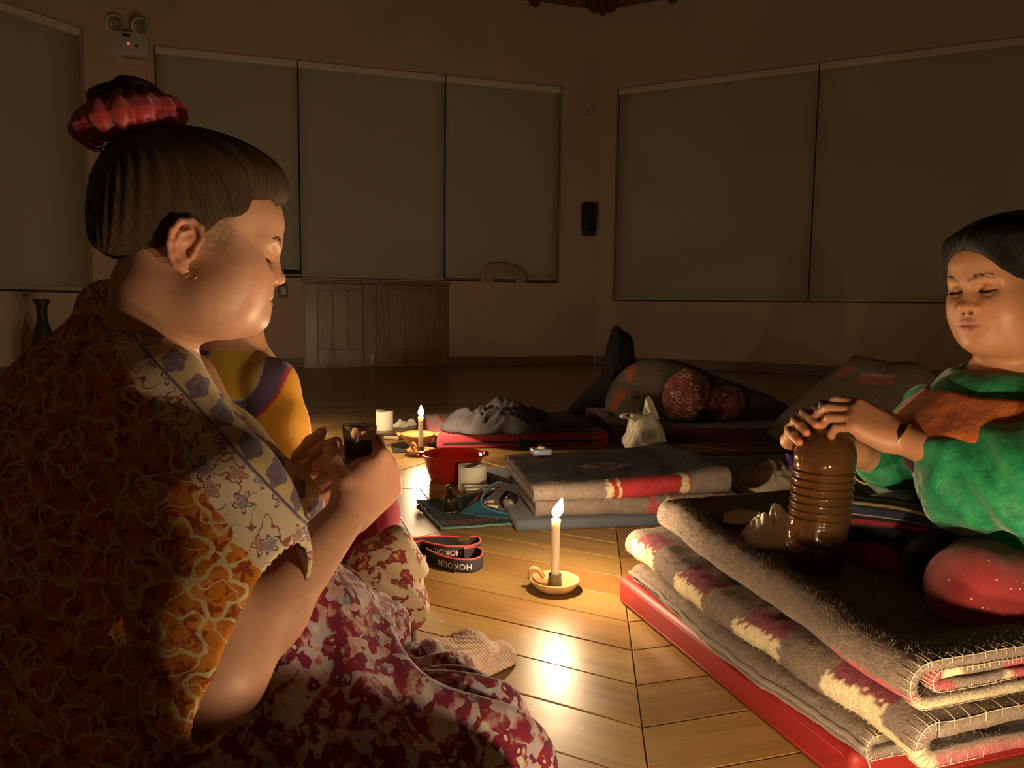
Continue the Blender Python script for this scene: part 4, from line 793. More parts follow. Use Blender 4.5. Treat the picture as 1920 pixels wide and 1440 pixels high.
# ---------------- tissue by the bottle, rock on the sill, vase at the left
c_ = gr(1432, 1015, .225); c_ = c_+BX*.03
crumpled('crumpled_tissue', crumple_me((c_[0], c_[1]+.015, .216), .070, .052, .085, 41, 60, .40, 20, .5, .35), 'crumpled white tissue on the top blanket beside the bottle', 'tissue', M_TISSUE, 'paper', .001, c=(c_[0], c_[1], .21))
c_ = gr(1385, 985, .225); ts = empty('paper_napkin', (c_[0], c_[1]+.03, .228), 'flat folded paper napkin on the top blanket behind the crumpled tissue', 'napkin')
G = patch([[V(c_[0]+.01+u*.04+v*.012, c_[1]+.02+v*.04, .238+.006*sin(2*u+v)) for u in range(-1, 2)] for v in range(-1, 2)], 6); o2 = link('paper', grid_me(G), ts, mat('napkin_paper', (.55, .48, .30), .85)); o2.modifiers.new('t', 'SOLIDIFY').thickness = .003
s_, z_ = wsz(0, 946, 526); o_, sx, nx_, _l = wk(0); cc_ = o_+sx*s_+nx_*-.012+Z3*(WIN[0][2]+.006)
rk = empty('rock', tuple(cc_), 'pale flat rock resting on the window sill', 'rock')
prf = [(-.29, .0), (-.30, .10), (-.24, .20), (-.10, .235), (.08, .215), (.22, .17), (.29, .08), (.28, 0)]
G = []
for t in np.linspace(0, 1, 10):
    k = sin(pi*(.08+.84*t))**.5; G.append([cc_+sx*x*k+nx_*(-.036+.072*t)+Z3*(z*k+.012*vnoise(V(x*12, z*12, t*5), 1., 7)) for x, z in cr(prf, 5)])
link('stone', grid_me(np.array(G)), rk, fuzzy('pale_stone', (.42, .36, .26), .9, 40, .5, .01, 0.))
pv = gr(85, 716); vs = empty('floor_vase', tuple(pv), 'dark long-necked vase standing by the left wall', 'vase')
link('vase', mesh(*lathe_vf([(r*.56, z) for r, z in [(0, 0), (.12, 0), (.135, .02), (.16, .16), (.165, .30), (.14, .42), (.09, .50), (.07, .56), (.075, .66), (.125, .71), (.122, .72), (.06, .68), (.05, .5), (.0, .48)]], 32, pv)), vs, mat('dark_glazed_clay', (.03, .022, .018), .5))
# ================================================================== PEOPLE: smooth implicit bodies, meshed as one continuous surface
class Sdf:
    def __init__(s): s.ops = []
    def add(s, f, c, rad, k=.01, mode='u'): s.ops.append((f, V(*c), rad, k, mode)); return s
    def fn(s, g): s.ops.append((g, None, 0, 0, 'f')); return s
    def rc(s, a, b, r1, r2=None, k=.01, mode='u'):
        a = V(*a); b = V(*b); r2 = r1 if r2 is None else r2; ab = b-a; L2 = ab@ab+1e-12
        def f(P): pa = P-a; h = np.clip(pa@ab/L2, 0, 1); return np.sqrt(((pa-h[..., None]*ab)**2).sum(-1))-(r1+(r2-r1)*h)
        return s.add(f, (a+b)/2, sqrt(L2)/2+max(r1, r2), k, mode)
    def chain(s, pts, rs, k=.01):
        for i in range(len(pts)-1): s.rc(pts[i], pts[i+1], rs[i], rs[i+1], k)
        return s
    def ell(s, c, r, R=None, k=.01, mode='u'):
        c = V(*c); r = V(*r); R = np.eye(3) if R is None else R
        def f(P): q = (P-c)@R/r; k0 = np.sqrt((q*q).sum(-1))+1e-9; k1 = np.sqrt(((q/r)**2).sum(-1))+1e-9; return k0*(k0-1)/k1
        return s.add(f, c, r.max(), k, mode)
    def _eval(s, P, C, hd):
        D = np.full(P.shape[:-1], .5, np.float32); km = max([o[3] for o in s.ops])+.012
        for f, c, rad, k, mode in s.ops:
            if mode == 'f': D = f(D, P); continue
            ix = np.nonzero(np.sqrt(((C-c)**2).sum(-1)) < rad+hd+km)[0]
            if not len(ix): continue
            d = f(P[ix]).astype(np.float32); a = D[ix]
            if mode == 'u': h = np.maximum(k-np.abs(a-d), 0)/max(k, 1e-6); D[ix] = np.minimum(a, d)-h*h*k*.25
            else: d = -d; h = np.maximum(k-np.abs(a-d), 0)/max(k, 1e-6); D[ix] = np.maximum(a, d)+h*h*k*.25
        return D
    def mesh(s, h, nb=14):
        lo = np.min([c-r for f, c, r, k, m in s.ops if m == 'u'], 0)-.02; hi = np.max([c+r for f, c, r, k, m in s.ops if m == 'u'], 0)+.02
        B = nb*h; n = np.ceil((hi-lo)/B).astype(int); I = np.stack(np.meshgrid(*[np.arange(k) for k in n], indexing='ij'), -1).reshape(-1, 3)
        hd = B*.5*sqrt(3); C = lo+(I+.5)*B
        D0 = np.concatenate([s._eval(c[:, None, :].astype(np.float32), c, hd+.03)[:, 0] for c in np.array_split(C, max(1, len(C)//20000))])
        I = I[np.abs(D0) < hd*1.45+.015]; C = lo+(I+.5)*B; g = np.arange(nb+1)
        L = np.stack(np.meshgrid(g, g, g, indexing='ij'), -1).reshape(-1, 3)
        vid = []; vpos = []; quads = []; N = n*nb+2; key = lambda q: (q[..., 0].astype(np.int64)*N[1]+q[..., 1])*N[2]+q[..., 2]
        for ch in np.array_split(np.arange(len(I)), max(1, len(I)//500)):
            G = I[ch][:, None, :]*nb+L[None]; P = (lo+G*h).astype(np.float32); D = s._eval(P, C[ch], hd).reshape(-1, nb+1, nb+1, nb+1); Sg = D < 0
            c8 = [(i, j, k) for i in (0, 1) for j in (0, 1) for k in (0, 1)]
            S8 = np.stack([Sg[:, i:nb+i, j:nb+j, k:nb+k] for i, j, k in c8], -1); act = S8.any(-1) & ~S8.all(-1); b, x, y, z = np.nonzero(act)
            if not len(b): continue
            D8 = np.stack([D[b, x+i, y+j, z+k] for i, j, k in c8], -1); acc = np.zeros((len(b), 3)); cnt = np.zeros(len(b)); cc = np.array(c8, float)
            for p in range(8):
                for q in range(p+1, 8):
                    if np.abs(cc[p]-cc[q]).sum() != 1: continue
                    m = (D8[:, p] < 0) != (D8[:, q] < 0); t = D8[:, p]/(D8[:, p]-D8[:, q]+1e-12); acc[m] += (cc[p]+(cc[q]-cc[p])*t[:, None])[m]; cnt[m] += 1
            cell = I[ch][b]*nb+np.stack([x, y, z], -1); vid.append(key(cell)); vpos.append(lo+(cell+acc/cnt[:, None])*h)
            for ax in range(3):
                o1, o2 = [(1, 2), (2, 0), (0, 1)][ax]; sl0 = [slice(0, nb)]*3; sl1 = [slice(0, nb)]*3; sl1[ax] = slice(1, nb+1)
                e0 = Sg[(slice(None), *sl0)]; e1 = Sg[(slice(None), *sl1)]; b, x, y, z = np.nonzero(e0 != e1)
                if not len(b): continue
                cell = I[ch][b]*nb+np.stack([x, y, z], -1); u = np.zeros(3, int); u[o1] = 1; v = np.zeros(3, int); v[o2] = 1
                q = np.stack([key(cell-u-v), key(cell-v), key(cell), key(cell-u)], -1); fl = ~e0[b, x, y, z]; q[fl] = q[fl][:, ::-1]; quads.append(q)
        vid = np.concatenate(vid); vpos = np.concatenate(vpos); quads = np.concatenate(quads); o = np.argsort(vid); vs = vid[o]; pos = np.clip(np.searchsorted(vs, quads), 0, len(vs)-1)
        ok = (vs[pos] == quads).all(-1); F = o[pos[ok]]
        me = bpy.data.meshes.new('body'); me.vertices.add(len(vpos)); me.vertices.foreach_set('co', vpos.astype(np.float32).ravel())
        me.loops.add(len(F)*4); me.loops.foreach_set('vertex_index', F.ravel().astype(np.int32)); me.polygons.add(len(F)); me.polygons.foreach_set('loop_start', np.arange(0, len(F)*4, 4, dtype=np.int32)); me.polygons.foreach_set('loop_total', np.full(len(F), 4, np.int32))
        me.update(calc_edges=True); me.validate(); return me, vpos
def verts(me): a = np.empty(len(me.vertices)*3); me.vertices.foreach_get('co', a); return a.reshape(-1, 3)
def frame(yaw, pitch, roll=0.):                       # columns: forward, left, up (pitch: down positive)
    y, p = radians(yaw), radians(pitch); f = V(cos(y)*cos(p), sin(y)*cos(p), -sin(p)); l = V(-sin(y), cos(y), 0); u = np.cross(f, l); r = radians(roll)
    l, u = l*cos(r)+u*sin(r), u*cos(r)-l*sin(r); return np.stack([f, l, u], 1)
def head(S, o, R, kind):
    """skull, face, ears and neck; local x forward, y left, z up, origin between the ears"""
    sc = kind.get('scale', 1.); W = lambda p: o+R@(V(*p)*sc)
    el = lambda c, r, k=.02, mode='u', R2=None: S.ell(W(c), V(*r)*sc, R if R2 is None else R@R2, k, mode)
    rc = lambda a, b, r1, r2=None, k=.01, mode='u': S.rc(W(a), W(b), r1*sc, (r1 if r2 is None else r2)*sc, k, mode)
    fat = kind.get('fat', 0.)
    el((0, 0, .05), (.108, .077, kind.get('top', .098)), .01); el((.048, 0, .055), (.063, .066, .052), .03); el((.050, 0, -.018), (.056, .060+fat*.4, .068), .03)
    for s in (-1, 1):
        el((.070, s*.036, -.024), (.034, .033+fat, .040), .03); el((.040, s*(.034+fat*.5), -.060), (.050, .033+fat, .042), .03)
        rc((.1035, s*.010, .031), (.086, s*.046, .030), .0095, .009, .016)
    el((.096, 0, -.077), (.020, .026, .019), .022); el((.094, 0, -.043), (.019, .030, .028), .02)
    if fat: el((.030, 0, -.082), (.060, .054, .034), .04)
    rc((.1035, 0, .020), (.1165, 0, -.011), .0078, .0095, .012); nw = kind.get('nose', 1.); el((.1205, 0, -.0150), (.0105, .0100*nw, .0090), .006)
    for s in (-1, 1):
        el((.1065, s*.0125*nw, -.0185), (.0100, .0078*nw, .0078), .005); el((.1135, s*.0062*nw, -.0255), (.005, .0034, .0042), .002, 's')
        el((.1115, s*.032, .0135), (.017, .019, .0125), .014, 's'); el((.0885, s*.031, .0115), (.0145, .0145, .0145), .004)
        el((.102, s*.031, .0085), (.012, .0135, .0010), .003, 's')
    el((.1075, 0, -.0425), (.0085, .0225, .0052), .005); el((.1070, 0, -.0540), (.0095, .0195, .0062), .005); el((.1185, 0, -.0482), (.0085, .0235, .0011), .003, 's')
    for s in (-1, 1):                                 # ears
        a = radians(-12); Re = np.array([[cos(a), 0, -sin(a)], [0, 1, 0], [sin(a), 0, cos(a)]])
        yb = s*(.0755+fat*.3); E = lambda x, z, y=.0: W((x*cos(a)-z*sin(a)-.004, yb+s*y, x*sin(a)+z*cos(a)))
        el((-.006, yb+s*.003, .002), (.019, .0065, .031), .006, 'u', Re); el((.001, yb+s*.012, -.003), (.0105, .0075, .0165), .003, 's', Re); el((-.005, yb+s*.0125, .016), (.007, .006, .010), .003, 's', Re)
        pts = [E(x, z, y) for x, z, y in ((.013, .004, .006), (.016, .018, .008), (.009, .031, .010), (-.004, .0345, .011), (-.016, .028, .012), (-.021, .013, .012), (-.019, -.004, .011), (-.012, -.018, .009), (-.004, -.027, .007))]
        S.chain(pts, [.0036, .004, .0042, .0042, .0042, .004, .0038, .004, .005], .003)
        S.chain([E(-.002, .021, .009), E(-.010, .014, .010), E(-.012, .0, .010), E(-.007, -.012, .009), E(.002, -.017, .008)], [.0028, .003, .0032, .0032, .003], .003)
        S.rc(E(.004, -.026, .005), E(.008, -.028, .005), .0075, .0065, .006); S.rc(E(.013, -.004, .007), E(.0125, -.009, .008), .0042, .004, .004)
def head_cols(P, o, R, sc, skin, lip, brow, blush=1., lid=None):
    q = ((P-o)@R)/sc; x, y, z = q.T; ya = np.abs(y); c = np.tile(skin, (len(P), 1)); n_ = vnoise(P, 160, 5, 2)
    mixc = lambda m, col: np.copyto(c, c*(1-m[:, None])+np.array(col)*m[:, None])
    mixc(np.clip(.35*blush*np.exp(-((ya-.04)/.022)**2-((z+.018)/.022)**2)*(x > .05), 0, 1), skin*V(1.02, .70, .62))
    mixc(.35*np.exp(-((z+.014)/.012)**2-(ya/.014)**2)*(x > .1), skin*V(1.03, .72, .65))
    mixc((.9*((x > .1) & (ya < .0225*np.sqrt(np.clip(1-((z+.048)/.0125)**2, 0, 1))))).astype(float)*np.clip(1.3-ya/.02, .4, 1), lip)
    t = np.clip((ya-.010)/.036, 0, 1); zb = .030+.006*np.sin(t*2.6)-.002*t; wd = .0042*(1-.55*t)
    mixc(np.clip(.85*np.exp(-((z-zb)/wd)**2)*((ya > .009) & (ya < .048) & (x > .06)), 0, 1)*np.clip(.8+.4*n_, .2, 1), brow)
    mixc(.8*np.exp(-((z-.0085+.0*ya)/.0016)**2)*((ya > .017) & (ya < .046) & (x > .085)), (.03, .015, .01))
    mixc(.75*(((x-.1135)**2+(ya-.0062)**2+(z+.0255)**2) < .0055**2), (.10, .03, .02))
    mixc(.4*((ya > .076) & (x > -.032) & (x < .018) & (z < .04) & (z > -.038)), skin*V(1.0, .62, .52)); c *= (1+.05*n_)[:, None]; return c
def hand(S, w, fwd, nrm, side, curl, thumb, sc=1., spread=.03, rad=1.):
    """w wrist, fwd to the knuckles, nrm back of the hand; side +1 if the thumb lies towards fwd x nrm... curl: per finger 3 angles"""
    f = fwd/np.linalg.norm(fwd); nrm = nrm-f*(nrm@f); nrm /= np.linalg.norm(nrm); t = np.cross(nrm, f)*side; L = lambda x, y, z: w+(f*x+t*y+nrm*z)*sc
    roots = [(.088, .027), (.091, .008), (.087, -.011), (.079, -.028)]; lens = [(.042, .026, .021), (.047, .029, .022), (.043, .027, .021), (.034, .021, .019)]; r0 = [.0098, .0100, .0095, .0084]
    for (x, y) in roots: S.rc(L(.008, y*.55, 0), L(x, y, .001), .0175*sc, .0118*sc, .014)
    S.rc(L(.02, .026, -.008), L(.055, .030, -.010), .016*sc, .013*sc, .014); S.rc(L(.02, -.024, -.008), L(.06, -.028, -.007), .014*sc, .012*sc, .012)
    tips = []
    for i, ((x, y), ln, r) in enumerate(zip(roots, lens, r0)):
        p = L(x, y, 0); a = 0.; pts = [p]; sp = (y*spread*10)
        for j in range(3):
            a += radians(curl[i][j]); d = f*cos(a)-nrm*sin(a)+t*sp*.3*cos(a); d /= np.linalg.norm(d); p = p+d*ln[j]*sc; pts.append(p)
        S.chain(pts, [r*sc*rad, r*sc*.96*rad, r*sc*.88*rad, r*sc*.74*rad], .003); tips.append((pts[-1], pts[-1]-pts[-2]))
    p = L(.022, .030, -.006); pts = [p]
    for (dx, dy, dz), ln in zip(thumb, (.040, .033, .026)):
        d = f*dx+t*dy+nrm*dz; d /= np.linalg.norm(d); p = p+d*ln*sc; pts.append(p)
    S.chain(pts, [.0155*sc, .0118*sc, .0108*sc, .0085*sc], .006); tips.append((pts[-1], pts[-1]-pts[-2])); return tips
n = NT('skin'); c = n.attr('col'); o = n.obj(); f = n.noise(o, 900, 2); n.set(col=c, rough=n.ramp(n.noise(o, 40, 3), [(.3, (.42,)*3), (.7, (.55,)*3)]), spec=.4, sss=.18, sssr=(1., .35, .18), ssss=.012).bump(f, .06, .0006); M_SKIN = n.m
def hair_mat(name, c1, c2, sc=(30, 30, 30), dirn=None):
    n = NT(name); uv = n.attr('hairuv'); g = n.noise(n.mapv(uv, (3, 160, 1)), 1., 4, .6); g2 = n.noise(n.mapv(uv, (2, 30, 1)), 1., 3)
    n.set(col=n.ramp(n.math('ADD', n.math('MULTIPLY', g, .7), n.math('MULTIPLY', g2, .3)), [(.35, c1), (.65, c2)]), rough=.42, spec=.45).bump(n.math('ADD', g, n.math('MULTIPLY', g2, 1.5)), .8, .004); return n.m
def set_hairuv(me, P, o, R, pole):                     # strands run from the hairline to the pole (bun or crown)
    q = (P-o)@R; d = q-pole; z = pole/np.linalg.norm(pole); a = np.cross(z, V(0, 1, 0)); a /= np.linalg.norm(a); b = np.cross(z, a)
    th = np.arctan2(q@b, q@a); r = np.linalg.norm(d, axis=1); at_ = me.attributes.new('hairuv', 'FLOAT_VECTOR', 'POINT'); at_.data.foreach_set('vector', np.stack([r*10, th, 0*r], 1).astype(np.float32).ravel())
def strands(parent, roots, m, r=.0006, name='loose_hair'):
    mb = MB()
    for pts in roots: mb.add(*tube_vf(cr(pts, 5), np.linspace(r, r*.4, (len(pts)-1)*5+1), 4, caps=False))
    return tag(link(name, mb.me(), parent, m), kind='stuff')
def face_details(parent, o, R, sc, m, brow_n=70, seed=3, el=-20):
    W = lambda p: o+R@(V(*p)*sc); r_ = np.random.default_rng(seed); lash = MB(); brow = MB()
    for s in (-1, 1):
        c = V(.0885, s*.031, .0115); pts = []
        for t in np.linspace(-1, 1, 15):
            az = radians(58*t+s*8); e = radians(el+7*t*t); pts.append(W(c+.0151*V(cos(az)*cos(e), sin(az)*cos(e), sin(e))))
        lash.add(*tube_vf(pts, .0009*sc, 6))
        for p in cr(pts, 2): d = (p-W(c)); d /= np.linalg.norm(d); lash.add(*tube_vf([p, p+d*.004+R@V(.0, 0, -.0016), p+d*.0068+R@V(0, 0, -.0012)], [.00045, .0003, .00012], 4, caps=False))
        for i in range(brow_n):
            t = r_.random(); y = .011+.036*t; z = .0315+.006*sin(t*2.6)+r_.normal(0, .0018)*(1-.5*t); x = .1145-.00002-.0145*t*t-.35*max(0, y-.02)*.28; a = W((x, s*y, z)); brow.add(*tube_vf([a-R@V(.001, 0, 0), a+R@V(.0014, s*.0015, .0022), a+R@V(.0006, s*.0045, .0026-.003*t)], [.0005, .0004, .00015], 4, caps=False))
    tag(link('eyelashes', lash.me(), parent, m), kind='stuff'); tag(link('eyebrows', brow.me(), parent, m), kind='stuff')
# ------------------------------------------------------------------ the woman with the bun at the left
SK1 = V(.60, .335, .225)
R1 = frame(19, 10); HS = .925; near_ear = at(354, 464, .955); O1 = near_ear+R1[:, 1]*.072
w1 = empty('person', (-.45, 1.02, 0), 'person with a red-tied bun in an orange floral shawl, holding a small glass', 'person')
S = Sdf(); head(S, O1, R1, dict(scale=HS, fat=.012))
nb = O1+R1@V(-.035, 0, -.06); nb2 = at(278, 700, 1.08); S.rc(nb, nb2, .056, .062, .035)
shR = at(300, 775, .90); shL = V(-.53, 1.22, shR[2]); chest = V(-.50, 1.09, .46); belly = V(-.46, 1.07, .27)
S.rc(nb2, shR, .050, .048, .03); S.rc(nb2, shL, .050, .048, .03); S.rc(nb2, chest, .06, .10, .03); S.rc(chest, belly, .10, .12, .06)
elR = at(402, 1262, .765); wrR = at(652, 962, .965)
S.rc(shR, elR, .056, .052, .03); mid_ = elR+(wrR-elR)*.35; S.rc(elR, mid_, .047, .042, .02); S.rc(mid_, wrR, .042, .0255, .02)
elL = V(-.40, 1.27, .33); wrL = at(560, 940, 1.13); S.rc(shL, elL, .055, .046, .03); S.rc(elL, wrL, .044, .026, .02)
GLC = at(673, 826, 1.05)
kn = at(731, 880, 1.028)
tR = hand(S, wrR, kn-wrR, V(.50, -.80, -.15), 1, [(50, 62, 40), (58, 66, 40), (66, 66, 40), (74, 66, 40)], [(.55, .5, -.9), (.75, .05, -.9), (.8, -.15, -.8)], .98, .0, 1.05)
knL = at(642, 876, 1.12)
tL = hand(S, wrL, knL-wrL, V(-.25, .85, -.45), -1, [(48, 50, 35), (52, 55, 35), (58, 58, 35), (62, 60, 35)], [(.8, .45, -.45), (.95, .1, -.3), (.95, .0, -.2)], .98, .0, 1.05)
me, P = S.mesh(.0021)
cols = head_cols(P, O1, R1, HS, SK1, V(.42, .13, .12), V(.20, .12, .06)); hq = ((P-O1)@R1)/HS; sb = np.clip(1.6*np.exp(-((hq[:, 0]-.030)/.022)**2-((hq[:, 2]-.028)/.026)**2), 0, .75)*(np.abs(hq[:, 1]) > .05)*np.clip(.85+.4*vnoise(P, 400, 3), 0, 1); cols = cols*(1-sb[:, None])+V(.13, .08, .045)*sb[:, None]
hands = np.exp(-np.minimum(np.linalg.norm(P-kn, axis=1), np.linalg.norm(P-knL, axis=1))**2/.05**2); cols = cols*(1-.35*hands[:, None]*V(.1, .35, .35))
ml = np.linalg.norm(P-at(468, 1228, .735), axis=1) < .006; cols[ml] *= .4
set_col(me, cols); link('body', me, w1, M_SKIN)
# hair and bun
HR = Sdf(); W = lambda p: O1+R1@(V(*p)*HS)
HR.ell(W((-.022, 0, .062)), V(.119, .088, .106)*HS, R1, .01); HR.ell(W((.035, 0, .112)), V(.080, .066, .050)*HS, R1, .03); HR.ell(W((-.075, 0, .0)), V(.055, .068, .065)*HS, R1, .03)
for s_ in (-1, 1): HR.ell(W((.030, s_*.064, .055)), V(.042, .014, .046)*HS, R1, .012)
HR.ell(W((.12, 0, -.045)), V(.13, .3, .118)*HS, R1, .010, 's'); HR.ell(W((-.01, 0, -.11)), V(.16, .3, .088)*HS, R1, .05, 's')
for s_ in (-1, 1): HR.ell(W((-.004, s_*.088, .002)), V(.026, .020, .040)*HS, R1, .008, 's')
def hdisp(D, P): q = (P-O1)@R1; th = np.arctan2(q[..., 1], q[..., 0]+.1); return D+.0012*np.sin(th*38+14*q[..., 2]*3)
HR.fn(hdisp); me, P = HR.mesh(.0028); pole = V(-.085, .0, .165); set_hairuv(me, P, O1, R1, pole)
M_HAIR1 = hair_mat('brown_hair', (.012, .007, .004), (.15, .092, .048)); hair = link('hair', me, w1, M_HAIR1)
bun = at(243, 222, 1.02); bf = V(-.25, 0, 1.); bf /= np.linalg.norm(bf); bu = V(1, 0, .25); bu /= np.linalg.norm(bu); bv = np.cross(bf, bu)
HB = Sdf(); HB.ell(bun+bf*.018, (.046, .046, .030), np.stack([bu, bv, bf], 1)); HB.rc(bun-bf*.04+bu*.01, bun, .030, .034, .02)
HB.fn(lambda D, P: D+.0025*np.sin(np.arctan2((P-bun)@bv, (P-bun)@bu)*3+((P-bun)@bf)*160)); me, P = HB.mesh(.003); set_hairuv(me, P, bun, np.stack([bu, bv, bf], 1), V(0, 0, .05)); link('bun', me, w1, M_HAIR1)
G = []
for i in range(120):                                   # ruffled red hair tie
    a = 2*pi*i/120; row = []
    for j in range(17):
        b = 2*pi*j/16; ruf = 1+.22*sin(13*a+.6*sin(b))+.10*sin(29*a+2*b); rr_ = .040+.021*cos(b)*ruf; zz = -.006+.024*sin(b)*(1+.15*sin(17*a)); row.append(bun+bu*rr_*cos(a)*1.12+bv*rr_*sin(a)+bf*zz)
    G.append(row)
n = NT('red_satin'); o = n.obj(); n.set(col=n.ramp(n.noise(o, 60, 3), [(.3, (.28, .018, .02)), (.7, (.45, .04, .045))]), rough=.5, sheen=.4); M_SATIN = n.m
link('hair_tie', grid_me(np.array(G), closed_u=True), w1, M_SATIN)
R_ = np.random.default_rng(5); st = []
for i in range(26):                                    # baby hairs along the forehead and temple
    t = R_.random(); yy = R_.uniform(-.055, .03); a = W((.106-.6*yy*yy/.05, yy, .092+R_.normal(0, .004))); d = R1@V(.004+abs(R_.normal(0, .003)), 0, R_.normal(-.004, .004)); st.append([a-R1@V(.02, 0, -.012), a+R1@V(.002, 0, .003), a+d, a+d*1.5-R1@V(.001, 0, .004)])
strands(w1, st, M_HAIR1)
face_details(w1, O1, R1, HS, mat('brown_lash', (.05, .028, .014), .6))
M_GOLD = mat('gold', (.75, .48, .18), .25, metal=1.)
for dx in (.004, -.006):
    c = W((dx+.006, -.0885, -.034)); link('earring', mesh(*tube_vf([c+R1@V(.006*cos(a), .002, .006*sin(a)) for a in np.linspace(0, 2*pi, 16, endpoint=False)], .0008, 6, True)), w1, M_GOLD)
c = W((.1165, 0, -.026)); link('nose_ring', mesh(*tube_vf([c+R1@V(.001, .0045*cos(a), .0045*sin(a)) for a in np.linspace(0, 2*pi, 14, endpoint=False)], .0006, 5, True)), w1, M_GOLD)
# --- floral print helper
def flower(n, uv2, scale, petals, rnd=.8):
    v = n.vor(uv2, scale, out=None, rnd=rnd, dim='2D'); loc = n.vmath('SCALE', n.vmath('SUBTRACT', n.vmath('SCALE', uv2, scale=1.) if False else uv2, v.outputs['Position']), scale=scale)
    X = n.xyz(loc); th = n.math('ARCTAN2', X[1], X[0]); r = v.outputs['Distance']; rc = n.xyz(v.outputs['Color'])
    pet = n.math('COSINE', n.math('MULTIPLY', n.math('ADD', th, n.math('MULTIPLY', rc[0], 6.)), petals)); return r, pet, rc, th
n = NT('shawl_print'); uv = n.uv(); wob = n.noise(uv, 60, 2, col=True); uvw = n.vmath('ADD', uv, n.vmath('SCALE', n.vmath('SUBTRACT', wob, (.5, .5, .5)), scale=.010)); X = n.xyz(uv); Xw = n.xyz(uvw)
r, pet, rc, th = flower(n, uvw, 17., 4., .35)
cream = n.ramp(n.noise(uv, 25, 2), [(.3, (.52, .40, .20)), (.7, (.68, .55, .31))]); orange = n.ramp(n.noise(uv, 40, 3), [(.35, (.42, .125, .012)), (.65, (.62, .23, .03))]); rust = (.27, .055, .014)
edge = n.math('MULTIPLY_ADD', pet, .09, .36); vein = n.math('LESS_THAN', n.math('ABSOLUTE', n.math('SUBTRACT', r, edge)), .040)
r2_, pet2, rc2, th2 = flower(n, n.vmath('ADD', uvw, (.031, .02, 0)), 34., 5., .6)
inner = n.math('LESS_THAN', r, n.math('MULTIPLY_ADD', pet, .07, .20)); core = n.math('LESS_THAN', n.math('ABSOLUTE', n.math('SUBTRACT', r, n.math('MULTIPLY_ADD', n.math('COSINE', n.math('MULTIPLY', th, 9.)), .02, .17))), .022)
sl_ = n.mix(n.math('LESS_THAN', r2_, n.math('MULTIPLY_ADD', pet2, .12, .26)), orange, rust); sl_ = n.mix(vein, sl_, cream); sl_ = n.mix(inner, sl_, n.mix(core, (.55, .17, .02), rust))
branch = n.math('LESS_THAN', n.math('ABSOLUTE', n.math('SUBTRACT', n.noise(uvw, 22, 1), .5)), .010); sl_ = n.mix(branch, sl_, cream)
# chest: cream ground, fine line flowers in red and violet
r3, pet3, rc3, th3 = flower(n, uvw, 36., 5., .9); line3 = n.math('LESS_THAN', n.math('ABSOLUTE', n.math('SUBTRACT', r3, n.math('MULTIPLY_ADD', pet3, .10, .25))), .035); fill3 = n.math('LESS_THAN', r3, n.math('MULTIPLY_ADD', pet3, .08, .16))
vine = n.math('LESS_THAN', n.math('ABSOLUTE', n.math('SUBTRACT', n.noise(uvw, 38, 1), .5)), .012)
pc = n.ramp(rc3[1], [(0, (.10, .07, .22)), (.45, (.26, .06, .08)), (.75, (.33, .09, .06)), (1, (.12, .09, .25))], 'CONSTANT')
ch = n.mix(vine, n.ramp(n.noise(uv, 12, 2), [(.3, (.58, .49, .36)), (.7, (.70, .60, .45))]), (.30, .10, .08)); ch = n.mix(line3, ch, pc); ch = n.mix(n.math('MULTIPLY', fill3, .7), ch, pc)
# border: a row of violet flowers on straw yellow
bx = n.math('SUBTRACT', n.math('FRACT', n.math('MULTIPLY', X[0], 26.)), .5); by = n.math('DIVIDE', n.math('SUBTRACT', X[1], .015), .040); br_ = n.math('SQRT', n.math('ADD', n.math('MULTIPLY', bx, bx), n.math('MULTIPLY', by, by))); bt = n.math('ARCTAN2', by, bx)
bfl = n.math('LESS_THAN', br_, n.math('MULTIPLY_ADD', n.math('COSINE', n.math('MULTIPLY', bt, 5.)), .035, .33)); bor = n.mix(bfl, n.ramp(n.noise(uv, 30, 2), [(.3, (.50, .40, .20)), (.7, (.60, .49, .27))]), n.ramp(n.noise(uv, 160, 2), [(.3, (.11, .085, .17)), (.7, (.22, .17, .24))]))
lin_ = n.math('LESS_THAN', n.math('ABSOLUTE', n.math('SUBTRACT', X[1], .0305)), .0016); bor = n.mix(lin_, bor, (.13, .10, .17))
isb = n.math('LESS_THAN', X[1], .033); isc = n.math('LESS_THAN', Xw[1], n.math('MULTIPLY_ADD', X[0], .13, .055)); col_ = n.mix(isb, n.mix(isc, sl_, ch), bor); o = n.obj()
n.set(col=col_, rough=.85, spec=.15, sheen=.15).bump(n.math('ADD', n.noise(o, 900, 2), n.math('MULTIPLY', n.noise(o, 22, 3), 6.)), .25, .003); M_SHAWL = n.m
E0 = at(285, 595, 1.0); E1 = at(600, 930, 1.0); lat = V(.40, -.915, .05); lat /= np.linalg.norm(lat); e1 = E1-E0; e1 -= lat*(e1@lat); e1 /= np.linalg.norm(e1); e2 = np.cross(e1, lat); e2 /= np.linalg.norm(e2); e2 = e2 if e2[2] < 0 else -e2
SH = Sdf()                                             # shoulder, back and chest of the shawl
SH.rc(at(262, 655, 1.06), at(250, 770, 1.02), .044, .092, .04); SH.rc(at(212, 588, 1.10), at(215, 740, 1.06), .046, .09, .04); SH.rc(at(250, 770, 1.02), at(190, 1000, 1.06), .092, .17, .08); SH.rc(at(190, 1000, 1.06), at(230, 1300, 1.04), .17, .20, .08)
SH.rc(at(315, 720, 1.09), at(395, 885, 1.08), .043, .084, .04); SH.rc(at(395, 885, 1.08), at(462, 990, 1.05), .084, .094, .04); SH.rc(at(462, 990, 1.05), at(450, 1110, 1.05), .094, .10, .06)
